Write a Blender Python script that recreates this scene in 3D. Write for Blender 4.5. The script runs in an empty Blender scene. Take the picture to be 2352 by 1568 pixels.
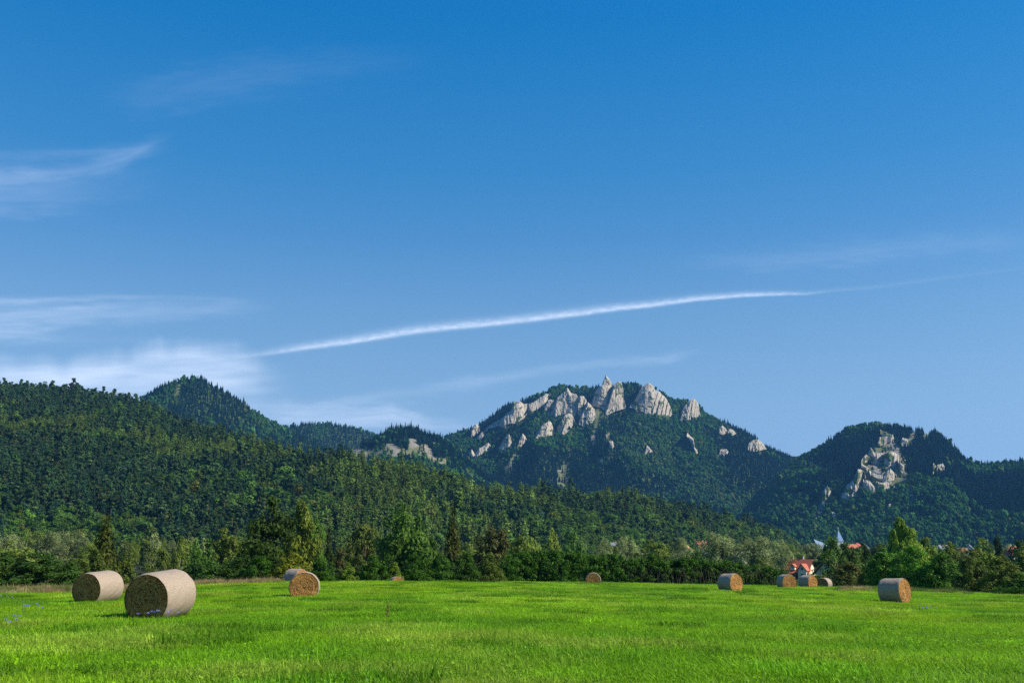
import bpy, math, random
import numpy as np
from mathutils import Vector, Matrix
R = math.radians
rng = np.random.default_rng(7)
random.seed(7)

# ------------------------------------------------------------------ camera, sky, sun, exposure
F = 2287.0                    # focal length in pixels of a 2352 px wide picture
CAMZ = 1.65
PITCH = math.atan(516 / F)
sc = bpy.context.scene
col = sc.collection
cd = bpy.data.cameras.new('camera'); cam = bpy.data.objects.new('camera', cd); col.objects.link(cam)
cd.sensor_width = 36.0; cd.lens = 36.0 * F / 2352
cd.clip_start = 0.5; cd.clip_end = 400000
cam.location = (0, 0, CAMZ); cam.rotation_euler = (R(90) + PITCH, 0, 0)
sc.camera = cam

SUN_AZ, SUN_EL = R(103), R(40)      # azimuth clockwise from the view direction (+y)
SDIR = Vector((math.sin(SUN_AZ) * math.cos(SUN_EL), math.cos(SUN_AZ) * math.cos(SUN_EL), math.sin(SUN_EL)))
w = bpy.data.worlds.new('World'); sc.world = w; w.use_nodes = True
nt = w.node_tree; nt.nodes.clear()
sky = nt.nodes.new('ShaderNodeTexSky'); sky.sky_type = 'NISHITA'; sky.sun_disc = False
sky.sun_elevation = SUN_EL; sky.sun_rotation = SUN_AZ
sky.altitude = 450; sky.air_density = 1.0; sky.dust_density = 0.3; sky.ozone_density = 4.0
hs = nt.nodes.new('ShaderNodeHueSaturation'); hs.inputs['Saturation'].default_value = 1.22
bg = nt.nodes.new('ShaderNodeBackground'); bg.inputs['Strength'].default_value = 0.13
wo = nt.nodes.new('ShaderNodeOutputWorld')
EXPO = 0.85
# deep polarised blue overhead, paler and softer towards the horizon, taken from the sky model's own colour ratios
nt.links.new(sky.outputs[0], hs.inputs['Color'])
sep = nt.nodes.new('ShaderNodeSeparateColor'); nt.links.new(hs.outputs[0], sep.inputs[0])
def wm(op, a, b_):
    n = nt.nodes.new('ShaderNodeMath'); n.operation = op
    for i, v in enumerate((a, b_)):
        if isinstance(v, (int, float)): n.inputs[i].default_value = v
        else: nt.links.new(v, n.inputs[i])
    return n.outputs[0]
def wramp(fac, pts):
    n = nt.nodes.new('ShaderNodeValToRGB'); nt.links.new(fac, n.inputs[0]); cr = n.color_ramp
    while len(cr.elements) < len(pts): cr.elements.new(.5)
    for e, (p, v) in zip(cr.elements, pts): e.position = p; e.color = (v, v, v, 1)
    return n.outputs[0]
bmax = wm('MAXIMUM', sep.outputs[2], .001)
b_out = wm('MULTIPLY', wm('POWER', wm('MULTIPLY', bmax, .1904), .5), .694 / (2 ** EXPO * .13))
tc = nt.nodes.new('ShaderNodeTexCoord'); sxyz = nt.nodes.new('ShaderNodeSeparateXYZ'); nt.links.new(tc.outputs['Generated'], sxyz.inputs[0]); el = sxyz.outputs[2]
r_out = wm('MULTIPLY', b_out, wramp(el, [(0, .54), (.05, .47), (.16, .36), (.257, .232), (.317, .135), (.378, .072), (.454, .034), (.51, .010), (.7, .006)]))
g_out = wm('MULTIPLY', b_out, wramp(el, [(0, .74), (.05, .69), (.16, .645), (.257, .55), (.317, .470), (.378, .428), (.454, .386), (.51, .352), (.7, .30)]))
cmb = nt.nodes.new('ShaderNodeCombineColor')
for i, q in enumerate((r_out, g_out, b_out)): nt.links.new(q, cmb.inputs[i])
nt.links.new(cmb.outputs[0], bg.inputs[0]); nt.links.new(bg.outputs[0], wo.inputs[0])
ld = bpy.data.lights.new('sun', 'SUN'); ld.energy = 4.4; ld.angle = R(0.53); ld.color = (1.0, 0.93, 0.82)
sun = bpy.data.objects.new('sun', ld); col.objects.link(sun); sun.location = (60, -20, 60)
sun.rotation_euler = SDIR.to_track_quat('Z', 'Y').to_euler()
sc.view_settings.view_transform = 'Standard'; sc.view_settings.look = 'None'
sc.view_settings.exposure = EXPO; sc.view_settings.gamma = 1.0
sc.render.engine = 'CYCLES'
cy = sc.cycles
cy.max_bounces = 5; cy.diffuse_bounces = 3; cy.glossy_bounces = 2; cy.transmission_bounces = 3
cy.volume_bounces = 0; cy.transparent_max_bounces = 12
cy.use_denoising = False
cy.sample_clamp_indirect = 4.0

# ------------------------------------------------------------------ projection helpers
CP, SP = math.cos(PITCH), math.sin(PITCH)
def pix_dir(px, py):
    px = np.asarray(px, float); py = np.asarray(py, float)
    cx = (px - 1176) / F; cyy = (784 - py) / F
    dx = cx; dy = CP - cyy * SP; dz = SP + cyy * CP
    h = np.hypot(dx, dy)
    return dx / h, dy / h, dz / h          # horizontal length 1
def at(px, py, D):
    dx, dy, dz = pix_dir(px, py)
    return dx * D, dy * D, CAMZ + dz * D
def project(x, y, z):
    zz = z - CAMZ
    dep = y * CP + zz * SP
    return 1176 + F * x / dep, 784 - F * (-y * SP + zz * CP) / dep
def az_of(px, py=1300):
    dx, dy, dz = pix_dir(px, py)
    return np.arctan2(dx, dy), dz
def px_h(x, y):                             # pixel column of a point at eye level
    return 1176 + F * x / (np.maximum(y, 1e-3) * CP)

# ------------------------------------------------------------------ noise
def _hash(ix, iy, seed):
    n = (ix.astype(np.int64) * 374761393 + iy.astype(np.int64) * 668265263 + seed * 1442695041) & 0x7fffffff
    n = ((n ^ (n >> 13)) * 1274126177) & 0x7fffffff
    n = n ^ (n >> 16)
    return (n & 0xffff) / 65535.0
def vnoise(x, y, seed=0):
    x = np.asarray(x, float); y = np.asarray(y, float)
    ix = np.floor(x); iy = np.floor(y); fx = x - ix; fy = y - iy
    fx = fx * fx * (3 - 2 * fx); fy = fy * fy * (3 - 2 * fy)
    a = _hash(ix, iy, seed); b = _hash(ix + 1, iy, seed); c = _hash(ix, iy + 1, seed); d = _hash(ix + 1, iy + 1, seed)
    return (a * (1 - fx) + b * fx) * (1 - fy) + (c * (1 - fx) + d * fx) * fy
def fbm(x, y, seed=0, octv=4):
    s = 0; a = .5; t = 0
    for i in range(octv):
        s = s + a * vnoise(x * 2 ** i + 17.3 * i, y * 2 ** i - 9.1 * i, seed + i * 7); t += a; a *= .5
    return s / t
def ridged(x, y, seed=0, octv=4):
    s = 0; a = .5; t = 0
    for i in range(octv):
        s = s + a * (1 - np.abs(2 * vnoise(x * 2 ** i + 3.3 * i, y * 2 ** i, seed + i * 5) - 1)); t += a; a *= .5
    return s / t
def inpoly(x, y, poly):
    x = np.asarray(x, float); y = np.asarray(y, float)
    c = np.zeros(x.shape, bool); n = len(poly)
    for i in range(n):
        x1, y1 = poly[i]; x2, y2 = poly[i - 1]
        if y1 == y2: continue
        m = ((y1 > y) != (y2 > y)) & (x < (x2 - x1) * (y - y1) / (y2 - y1) + x1)
        c ^= m
    return c
def edge_dist(x, y, poly):
    best = np.full(np.shape(x), 1e9)
    n = len(poly)
    for i in range(n):
        x1, y1 = poly[i]; x2, y2 = poly[i - 1]
        L = (x2 - x1) ** 2 + (y2 - y1) ** 2 + 1e-9
        t = np.clip(((x - x1) * (x2 - x1) + (y - y1) * (y2 - y1)) / L, 0, 1)
        best = np.minimum(best, np.hypot(x - x1 - t * (x2 - x1), y - y1 - t * (y2 - y1)))
    return best

# ------------------------------------------------------------------ mesh helpers
def mesh(name, V, faces, mats, smooth=False, attrs=None, midx=None):
    """faces: list of (n,k) int arrays, any k"""
    me = bpy.data.meshes.new(name)
    V = np.asarray(V, np.float32)
    if not isinstance(faces, (list, tuple)): faces = [faces]
    faces = [np.asarray(f, np.int32) for f in faces if len(f)]
    loops = np.concatenate([f.ravel() for f in faces])
    tot = np.concatenate([np.full(len(f), f.shape[1], np.int32) for f in faces])
    start = np.concatenate([[0], np.cumsum(tot)[:-1]]).astype(np.int32)
    me.vertices.add(len(V)); me.vertices.foreach_set('co', V.ravel())
    me.loops.add(len(loops)); me.loops.foreach_set('vertex_index', loops)
    me.polygons.add(len(tot)); me.polygons.foreach_set('loop_start', start)
    if midx is not None: me.polygons.foreach_set('material_index', np.asarray(midx, np.int32))
    me.polygons.foreach_set('use_smooth', np.full(len(tot), smooth))
    for k, v in (attrs or {}).items():
        v = np.asarray(v, np.float32)
        if v.ndim == 1:
            a = me.attributes.new(k, 'FLOAT', 'POINT'); a.data.foreach_set('value', v)
        else:
            if v.shape[1] == 3: v = np.concatenate([v, np.ones((len(v), 1), np.float32)], 1)
            a = me.attributes.new(k, 'FLOAT_COLOR', 'POINT'); a.data.foreach_set('color', v.ravel())
    me.update(calc_edges=True); me.validate()
    for m in (mats if isinstance(mats, (list, tuple)) else [mats]): me.materials.append(m)
    return me
def obj(name, me, parent=None, loc=None, rot=None, scale=None):
    o = bpy.data.objects.new(name, me); col.objects.link(o)
    if parent: o.parent = parent
    if loc is not None: o.location = loc
    if rot is not None: o.rotation_euler = rot
    if scale is not None: o.scale = scale
    return o
def tag(o, label=None, cat=None, group=None, kind=None):
    if label: o['label'] = label
    if cat: o['category'] = cat
    if group: o['group'] = group
    if kind: o['kind'] = kind
    return o
def empty(name, loc, rz=0):
    o = bpy.data.objects.new(name, None); col.objects.link(o)
    o.empty_display_size = .5; o.location = loc; o.rotation_euler = (0, 0, rz); return o
def grid_faces(nu, nv):
    i = np.arange(nu - 1)[:, None] * nv + np.arange(nv - 1)[None, :]
    i = i.ravel(); return np.stack([i, i + nv, i + nv + 1, i + 1], 1)
class MB:                                       # collects shapes into one mesh
    def __init__(s): s.v = []; s.f = {3: [], 4: []}; s.n = 0; s.t = []
    def add(s, V, Fc, tint=None):
        V = np.asarray(V, float).reshape(-1, 3)
        for f in (Fc if isinstance(Fc, (list, tuple)) and len(Fc) and isinstance(Fc[0], np.ndarray) else [np.asarray(Fc)]):
            if len(f): s.f[f.shape[1]].append(f + s.n)
        s.v.append(V); s.n += len(V)
        s.t.append(np.full(len(V), .5) if tint is None else np.broadcast_to(tint, (len(V),)).astype(float))
    def box(s, c, size, rz=0, M=None):
        h = np.array(size) / 2
        V = np.array([[x, y, z] for z in (-1, 1) for y in (-1, 1) for x in (-1, 1)]) * h
        ca, sa = math.cos(rz), math.sin(rz)
        V = V @ np.array([[ca, sa, 0], [-sa, ca, 0], [0, 0, 1]])
        if M is not None: V = V @ np.array(M).T
        s.add(V + np.array(c), np.array([[0, 2, 3, 1], [4, 5, 7, 6], [0, 1, 5, 4], [2, 6, 7, 3], [0, 4, 6, 2], [1, 3, 7, 5]]))
    def prism(s, pts, vec):                     # closed polygon pts extruded by vec
        P = np.array(pts, float); n = len(P); V = np.concatenate([P, P + np.array(vec)])
        c1 = len(V); V = np.concatenate([V, [P.mean(0)], [P.mean(0) + np.array(vec)]])
        q = np.array([[i, (i + 1) % n, n + (i + 1) % n, n + i] for i in range(n)])
        t = np.array([[(i + 1) % n, i, c1] for i in range(n)] + [[n + i, n + (i + 1) % n, c1 + 1] for i in range(n)])
        s.add(V, [q, t])
    def tube(s, path, rad, k=6, tint=None):
        P = np.array(path, float); n = len(P); rad = np.broadcast_to(rad, (n,))
        T = np.gradient(P, axis=0); T /= np.linalg.norm(T, axis=1, keepdims=True) + 1e-9
        A = np.cross(T, [0.31, 0.87, 0.12]); A /= np.linalg.norm(A, axis=1, keepdims=True) + 1e-9
        B = np.cross(T, A); a = np.arange(k) * 2 * math.pi / k
        V = P[:, None] + rad[:, None, None] * (np.cos(a)[None, :, None] * A[:, None] + np.sin(a)[None, :, None] * B[:, None])
        f = [[i * k + j, i * k + (j + 1) % k, (i + 1) * k + (j + 1) % k, (i + 1) * k + j] for i in range(n - 1) for j in range(k)]
        s.add(V.reshape(-1, 3), np.array(f), tint)
    def quads(s, V, tint): s.add(V, np.arange(len(V)).reshape(-1, 4), tint)
    def build(s, name, mats, smooth=False):
        return mesh(name, np.concatenate(s.v), [np.concatenate(x) for x in s.f.values() if x], mats, smooth, {'tint': np.concatenate(s.t)})

# ------------------------------------------------------------------ materials
class NB:
    def __init__(s, name):
        s.m = bpy.data.materials.new(name); s.m.use_nodes = True; s.t = s.m.node_tree; s.t.nodes.clear()
        s.out = s.t.nodes.new('ShaderNodeOutputMaterial')
    def n(s, typ, **kw):
        nd = s.t.nodes.new(typ)
        for k, v in kw.items():
            if k.startswith('i_'):
                key = k[2:]; key = int(key) if key.isdigit() else key.replace('_', ' ')
                nd.inputs[key].default_value = v
            else: setattr(nd, k, v)
        return nd
    def l(s, a, b): s.t.links.new(a, b)
    def attr(s, name, typ='GEOMETRY'): return s.n('ShaderNodeAttribute', attribute_name=name, attribute_type=typ)
    def math(s, op, a, b=None, c=None, clamp=False):
        nd = s.n('ShaderNodeMath', operation=op, use_clamp=clamp)
        for i, v in enumerate((a, b, c)):
            if v is None: continue
            if isinstance(v, (int, float)): nd.inputs[i].default_value = v
            else: s.l(v, nd.inputs[i])
        return nd.outputs[0]
    def mix(s, fac, a, b, mode='MIX'):
        nd = s.n('ShaderNodeMix', data_type='RGBA', blend_type=mode)
        for sock, v in ((nd.inputs[0], fac), (nd.inputs[6], a), (nd.inputs[7], b)):
            if isinstance(v, (int, float)): sock.default_value = v
            elif isinstance(v, tuple): sock.default_value = v if len(v) == 4 else v + (1,)
            else: s.l(v, sock)
        return nd.outputs[2]
    def scale(s, c, f):
        nd = s.n('ShaderNodeVectorMath', operation='SCALE'); s.l(c, nd.inputs[0])
        if isinstance(f, (int, float)): nd.inputs['Scale'].default_value = f
        else: s.l(f, nd.inputs['Scale'])
        return nd.outputs[0]
    def noise(s, scale, detail=3, vec=None, rough=.55, dist=0.0):
        nd = s.n('ShaderNodeTexNoise', i_Scale=scale, i_Detail=detail, i_Roughness=rough, i_Distortion=dist)
        if vec is not None: s.l(vec, nd.inputs['Vector'])
        return nd.outputs['Fac']
    def pos(s): return s.n('ShaderNodeNewGeometry').outputs['Position']
    def objc(s): return s.n('ShaderNodeTexCoord').outputs['Object']
    def ramp(s, fac, stops):
        nd = s.n('ShaderNodeValToRGB'); s.l(fac, nd.inputs[0]); cr = nd.color_ramp
        while len(cr.elements) < len(stops): cr.elements.new(.5)
        for e, (p, c) in zip(cr.elements, stops): e.position = p; e.color = c if len(c) == 4 else tuple(c) + (1,)
        return nd.outputs[0]
    def bump(s, h, strength=.3, dist=.1):
        nd = s.n('ShaderNodeBump', i_Strength=strength, i_Distance=dist); s.l(h, nd.inputs['Height']); return nd.outputs[0]
    def surf(s, color, rough=.8, spec=.2, normal=None, metal=0.0, trans=0.0):
        p = s.n('ShaderNodeBsdfPrincipled', i_Roughness=rough, i_Metallic=metal)
        p.inputs['Specular IOR Level'].default_value = spec
        if isinstance(color, tuple): p.inputs['Base Color'].default_value = color if len(color) == 4 else color + (1,)
        else: s.l(color, p.inputs['Base Color'])
        if normal is not None: s.l(normal, p.inputs['Normal'])
        res = p.outputs[0]
        if trans:
            t = s.n('ShaderNodeBsdfTranslucent')
            if isinstance(color, tuple): t.inputs[0].default_value = color + (1,)
            else: s.l(color, t.inputs[0])
            mx = s.n('ShaderNodeMixShader', i_0=trans); s.l(res, mx.inputs[1]); s.l(t.outputs[0], mx.inputs[2]); res = mx.outputs[0]
        s.l(res, s.out.inputs[0]); return s.m
def leaf_mat(name, inst, spec=.08, trans=.3, rough=.55, simple=False):
    b = NB(name)
    base = b.attr('tcol', 'INSTANCER').outputs['Color'] if inst else b.n('ShaderNodeObjectInfo').outputs['Color']
    t = b.attr('tint').outputs['Fac']
    c = b.scale(base, b.math('MULTIPLY_ADD', t, 0.9, 0.55))
    # leaves with a high tint lean to yellow, low ones to blue-green
    c = b.mix(b.math('MULTIPLY_ADD', t, 0.30, 0.0, clamp=True), c, b.mix(1.0, c, (1.35, 1.05, .45), 'MULTIPLY'))
    if simple:
        d = b.n('ShaderNodeBsdfDiffuse'); b.l(c, d.inputs[0]); b.l(d.outputs[0], b.out.inputs[0]); return b.m
    return b.surf(c, rough, spec, trans=trans)
M_leaf = leaf_mat('leaf', False)
M_leaf_i = leaf_mat('leaf_instanced', True)
M_far_i = leaf_mat('far_foliage', True, simple=True)
M_grass_i = leaf_mat('grass_blade', True, spec=.12, trans=.4, rough=.5)
def flat(name, c, rough=.85, spec=.2, nscale=None, amt=.25, metal=0.0):
    b = NB(name)
    if nscale:
        n = b.noise(nscale, 4, b.objc())
        cc = b.mix(n, tuple(x * (1 - amt) for x in c), tuple(min(1, x * (1 + amt)) for x in c))
        return b.surf(cc, rough, spec, metal=metal)
    return b.surf(tuple(c), rough, spec, metal=metal)
def bark_mat(name, a, b_):
    b = NB(name); n = b.noise(6, 5, b.objc()); return b.surf(b.mix(n, a, b_), .9, .1, b.bump(n, .5, .03))
M_bark = bark_mat('bark', (.05, .035, .025), (.14, .10, .075))
M_birch = bark_mat('birch_bark', (.35, .33, .30), (.72, .70, .66))
M_pinebark = bark_mat('pine_bark', (.09, .055, .04), (.22, .14, .09))

# rock: pale limestone with stains that run down the faces
def rock_mat():
    b = NB('limestone'); p = b.pos()
    mp = b.n('ShaderNodeMapping'); b.l(p, mp.inputs[0]); mp.inputs['Scale'].default_value = (1, 1, .28)
    n1 = b.noise(.06, 5, mp.outputs[0], .65); n2 = b.noise(.35, 4, mp.outputs[0], .6); n3 = b.noise(.02, 2, p)
    c = b.ramp(n1, [(.3, (.17, .152, .122)), (.46, (.325, .29, .23)), (.68, (.44, .39, .305))])
    c = b.mix(b.math('MULTIPLY', b.math('GREATER_THAN', n2, .60), .45), c, (.10, .095, .085))
    c = b.mix(b.math('SMOOTH_MIN', b.math('MULTIPLY_ADD', n3, 3, -1.6, clamp=True), .55, .1), c, (.42, .34, .235))
    g = b.attr('veg').outputs['Fac']
    c = b.mix(g, c, (.07, .10, .03))
    return b.surf(c, .95, .1, b.bump(n2, .6, 4.0))
M_rock = rock_mat()
def terrain_mat(name='hillside'):
    b = NB(name); p = b.pos()
    n1 = b.noise(.05, 5, p); n2 = b.noise(.4, 4, p)
    soil = b.mix(n1, (.028, .05, .016), (.06, .085, .025))
    rock = b.ramp(n2, [(.35, (.11, .10, .075)), (.55, (.22, .20, .16)), (.7, (.31, .29, .24))])
    turf = b.mix(n1, (.085, .105, .04), (.17, .165, .085))
    c = b.mix(b.attr('rock').outputs['Fac'], b.mix(b.attr('turf').outputs['Fac'], soil, turf), rock)
    return b.surf(c, .95, .05, b.bump(n2, .5, 2.0))
M_hill = terrain_mat()

# ------------------------------------------------------------------ ground height
GD = np.array([0, 14, 32, 50, 58, 75, 85, 100, 112, 130, 160, 600, 1500, 2500, 7000.])
GP = np.array([-400, 0, 300, 500, 650, 800, 1000, 1200, 1361, 1500, 1678, 1850, 2053, 2352, 2750.])
GZ = np.array([
 [0]*15, [0]*15,
 [.05,.05,.05,.05,.05,.05,.05,.05,0,0,-.05,-.1,-.15,-.15,-.15],
 [0,0,0,.05,.1,.1,.1,.05,0,-.05,-.15,-.25,-.35,-.35,-.35],
 [-.02,-.02,0,.05,.08,.12,.15,.1,.02,-.05,-.2,-.3,-.45,-.45,-.45],
 [-.05,-.05,0,.3,.48,.5,.45,.25,.05,-.08,-.25,-.38,-.5,-.55,-.6],
 [-.2,-.15,0,.1,.05,.05,.15,.2,.05,-.1,-.27,-.42,-.5,-.65,-.7],
 [-.8,-.6,-.6,-.5,-.6,-.7,-.5,0,0,-.12,-.3,-.45,-.5,-.8,-.9],
 [-1.2,-1.2,-1.2,-1.2,-1.,-.7,-.5,-.3,-.15,-.3,-.42,-.5,-.6,-1.2,-1.3],
 [-1.8,-1.8,-1.8,-1.8,-1.6,-1.3,-1.1,-.9,-.8,-.8,-.85,-.9,-1.2,-1.8,-1.8],
 [-2.5]*15, [-3]*15, [8]*15, [18]*15, [18]*15])
def ground_z(x, y):
    x = np.asarray(x, float); y = np.asarray(y, float)
    D = np.hypot(x, y); p = np.where(y > 1, px_h(x, np.maximum(y, 1)), np.where(x > 0, 2750, -400))
    p = np.clip(p, GP[0], GP[-1]); d = np.clip(D, 0, GD[-1])
    i = np.clip(np.searchsorted(GD, d, 'right') - 1, 0, len(GD) - 2); j = np.clip(np.searchsorted(GP, p, 'right') - 1, 0, len(GP) - 2)
    a = (d - GD[i]) / (GD[i + 1] - GD[i]); b = (p - GP[j]) / (GP[j + 1] - GP[j])
    z = (GZ[i, j] * (1 - b) + GZ[i, j + 1] * b) * (1 - a) + (GZ[i + 1, j] * (1 - b) + GZ[i + 1, j + 1] * b) * a
    return z + (fbm(x / 9, y / 9, 5, 3) - .5) * .10 * np.clip((D - 5) / 10, 0, 1)

def build_ground():
    ds = np.concatenate([np.arange(0, 20, 1.0), np.arange(20, 130, 1.2), np.geomspace(131, 5600, 70)])
    az = np.radians(np.concatenate([np.arange(-180, -40, 8.), np.arange(-40, 40, .4), np.arange(40, 181, 8.)]))
    A, Dm = np.meshgrid(az, ds, indexing='ij')
    lim = np.where(np.abs(np.degrees(A)) > 60, 350, 5600); Dm = np.minimum(Dm, lim)
    X = np.sin(A) * Dm; Y = np.cos(A) * Dm; Z = ground_z(X, Y)
    V = np.stack([X, Y, Z], -1).reshape(-1, 3)
    b = NB('ground_soil'); p = b.pos(); n1 = b.noise(.25, 5, p); n2 = b.noise(3, 5, p)
    c = b.mix(n1, (.020, .045, .006), (.045, .085, .012)); c = b.mix(n2, c, (.05, .06, .02))
    b.surf(c, .95, .05, b.bump(n2, .6, .1))
    return obj('ground', mesh('ground', V, grid_faces(len(az), len(ds)), b.m, True))
tag(build_ground(), 'bright green meadow ground and valley floor', kind='structure')

# ------------------------------------------------------------------ hills
class Hill:
    def __init__(s, sky, Dr, Db, zb, treeh, gully=0, gscale=140, prof=1.15, seed=1):
        sky = np.array(sky, float); s.az, s.te = az_of(sky[:, 0], sky[:, 1]); s.sky = sky
        a = np.array(Dr, float); s.raz = az_of(a[:, 0])[0]; s.rD = a[:, 1]
        a = np.array(Db, float); s.baz = az_of(a[:, 0])[0]; s.bD = a[:, 1]
        s.zb, s.treeh, s.gully, s.gs, s.prof, s.seed = zb, treeh, gully, gscale, prof, seed
    def sD(s, az):
        return np.interp(az, s.baz, s.bD), np.interp(az, s.raz, s.rD)
    def zpol(s, az, D):
        b, r = s.sD(az); te = np.interp(az, s.az, s.te)
        jag = (fbm(az * r / 45, az * 0, s.seed + 3, 3) - .5) * 9
        zr = np.maximum(CAMZ + te * r - s.treeh + jag * .5, s.zb)
        t = (D - b) / (r - b)
        up = np.clip(t, 0, 1); z = s.zb + (zr - s.zb) * np.where(t <= 1, up ** s.prof, 1 - np.clip((t - 1) / .5, 0, 1.2) ** 1.3)
        if s.gully:
            x = np.sin(az) * D; 
            g = ridged(x / s.gs + .35 * fbm(x / 300, D / 300, s.seed), D / (s.gs * 3.2), s.seed, 4) - .55
            z = z + g * s.gully * np.sin(math.pi * np.clip(t, 0, 1)) ** .7 * np.clip((zr - s.zb) / 120, 0, 1)
        return np.where(t < 0, s.zb - 5 * np.clip(-t * 10, 0, 1), z)
    def z(s, x, y): return s.zpol(np.arctan2(x, y), np.hypot(x, y))
    def cast(s, px, py):
        px = np.asarray(px, float); py = np.asarray(py, float); dx, dy, dz = pix_dir(px, py); az = np.arctan2(dx, dy)
        b, r = s.sD(az); res = r.copy(); done = np.zeros(px.shape, bool)
        for t in np.linspace(0, 1, 220):
            D = b + (r - b) * t; hit = (~done) & (s.zpol(az, D) >= CAMZ + dz * D)
            res = np.where(hit, D, res); done |= hit
        return res
    def build(s, name, label, px0, px1, npx, nt, rock=(), turf=(), lim=1.45):
        p = np.linspace(px0, px1, npx); az = az_of(p)[0]
        t = np.linspace(-.03, lim, nt); A, T = np.meshgrid(az, t, indexing='ij'); b, r = s.sD(A); D = b + (r - b) * T
        Z = s.zpol(A, D); X = np.sin(A) * D; Y = np.cos(A) * D
        PX, PY = project(X, Y, Z)
        PXn = PX + (fbm(X / 14, Y / 14, 31, 3) - .5) * 14; PYn = PY + (fbm(X / 14, Y / 14, 77, 3) - .5) * 10
        rk = np.zeros(X.shape); tf = np.zeros(X.shape)
        for q in rock: rk = np.maximum(rk, inpoly(PXn, PYn, q))
        for q in turf: tf = np.maximum(tf, inpoly(PXn, PYn, q))
        rk = np.maximum(rk, tf * (fbm(X / 22, Y / 40, 9, 3) > (.45 if s is H_right else .54)))
        me = mesh(name, np.stack([X, Y, Z], -1).reshape(-1, 3), grid_faces(npx, nt), M_hill, True, {'rock': rk.ravel(), 'turf': tf.ravel()})
        return tag(obj(name, me), label, kind='structure')
def zp(X0, Y0, pts): return [(X0 + a * .25, Y0 + b * .25) for a, b in pts]
Z1 = lambda p: zp(0, 832.6, p); Z2 = lambda p: zp(588, 832.6, p); Z3 = lambda p: zp(1004.9, 832.6, p)
Z4 = lambda p: zp(1470, 832.6, p); Z5 = lambda p: zp(1764, 918.7, p)

H_near = Hill([(-400,870),(-100,872),(0,880),(100,885),(180,893),(250,902),(330,922),(400,955),(450,972),(480,985),(560,1002),(650,1032),(750,1047),(850,1062),(950,1072),(1000,1085),(1050,1100),(1100,1122),(1160,1128),(1200,1122),(1280,1118),(1350,1127),(1420,1115),(1500,1135),(1600,1155),(1700,1180),(1780,1200),(1830,1228),(1860,1262),(1900,1290)],
    [(-400,1350),(0,1250),(300,1120),(480,950),(650,800),(850,730),(1050,720),(1250,800),(1450,860),(1650,950),(1950,1050)],
    [(-400,560),(0,540),(600,520),(1000,540),(1300,560),(1600,680),(1850,930),(1950,1000)], -3, 15, 16, 120, 1.0, 3)
H_cone = Hill([(200,985),(270,945),(320,914),(350,893),(380,877),(410,865),(440,859),(460,861),(480,873),(520,893),(560,921),(600,951),(640,972),(680,990),(760,1030),(850,1080)],
    [(200,2350),(450,2300),(850,2350)], [(200,1600),(850,1650)], 8, 9, 40, 150, 1.1, 11)
H_saddle = Hill([(520,1010),(580,995),(640,976),(680,971),(710,966),(760,968),(800,974),(830,983),(860,993),(920,1010),(1000,1030)],
    [(520,3000),(1000,3000)], [(520,2380),(1000,2380)], 12, 9, 30, 170, 1.1, 17)
H_crag = Hill([(680,1075),(740,1045),(770,1030),(830,1010),(860,996),(890,979),(930,970),(960,975),(985,985),(1010,999),(1030,1012),(1060,1040),(1120,1082),(1200,1150),(1260,1230)],
    [(680,2000),(1260,2050)], [(680,1350),(1260,1400)], 6, 15, 30, 90, 1.05, 23)
H_crown = Hill([(930,1035),(970,1015),(1000,1004),(1050,990),(1080,978),(1110,965),(1130,948),(1160,926),(1200,913),(1240,901),(1270,886),(1300,881),(1330,888),(1360,884),(1380,878),(1410,878),(1440,874),(1470,880),(1500,884),(1520,895),(1540,912),(1560,915),(1590,913),(1605,925),(1620,945),(1650,958),(1680,970),(1710,985),(1740,1000),(1755,1018),(1780,1030),(1810,1042),(1840,1052),(1900,1095),(1960,1150)],
    [(930,2750),(1400,2700),(1960,2650)], [(930,1750),(1400,1750),(1960,1900)], 12, 11, 75, 150, 1.2, 29)
H_right = Hill([(1700,1190),(1760,1120),(1800,1072),(1830,1048),(1870,1025),(1900,1005),(1930,986),(1960,973),(2000,963),(2040,966),(2080,972),(2120,979),(2150,984),(2170,995),(2200,1030),(2220,1046),(2250,1054),(2280,1056),(2320,1050),(2352,1048),(2500,1046),(2800,1060)],
    [(1700,2250),(2000,2200),(2352,2100),(2800,2000)], [(1700,1560),(2100,1450),(2800,1350)], 8, 14, 60, 130, 1.15, 37)

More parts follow.
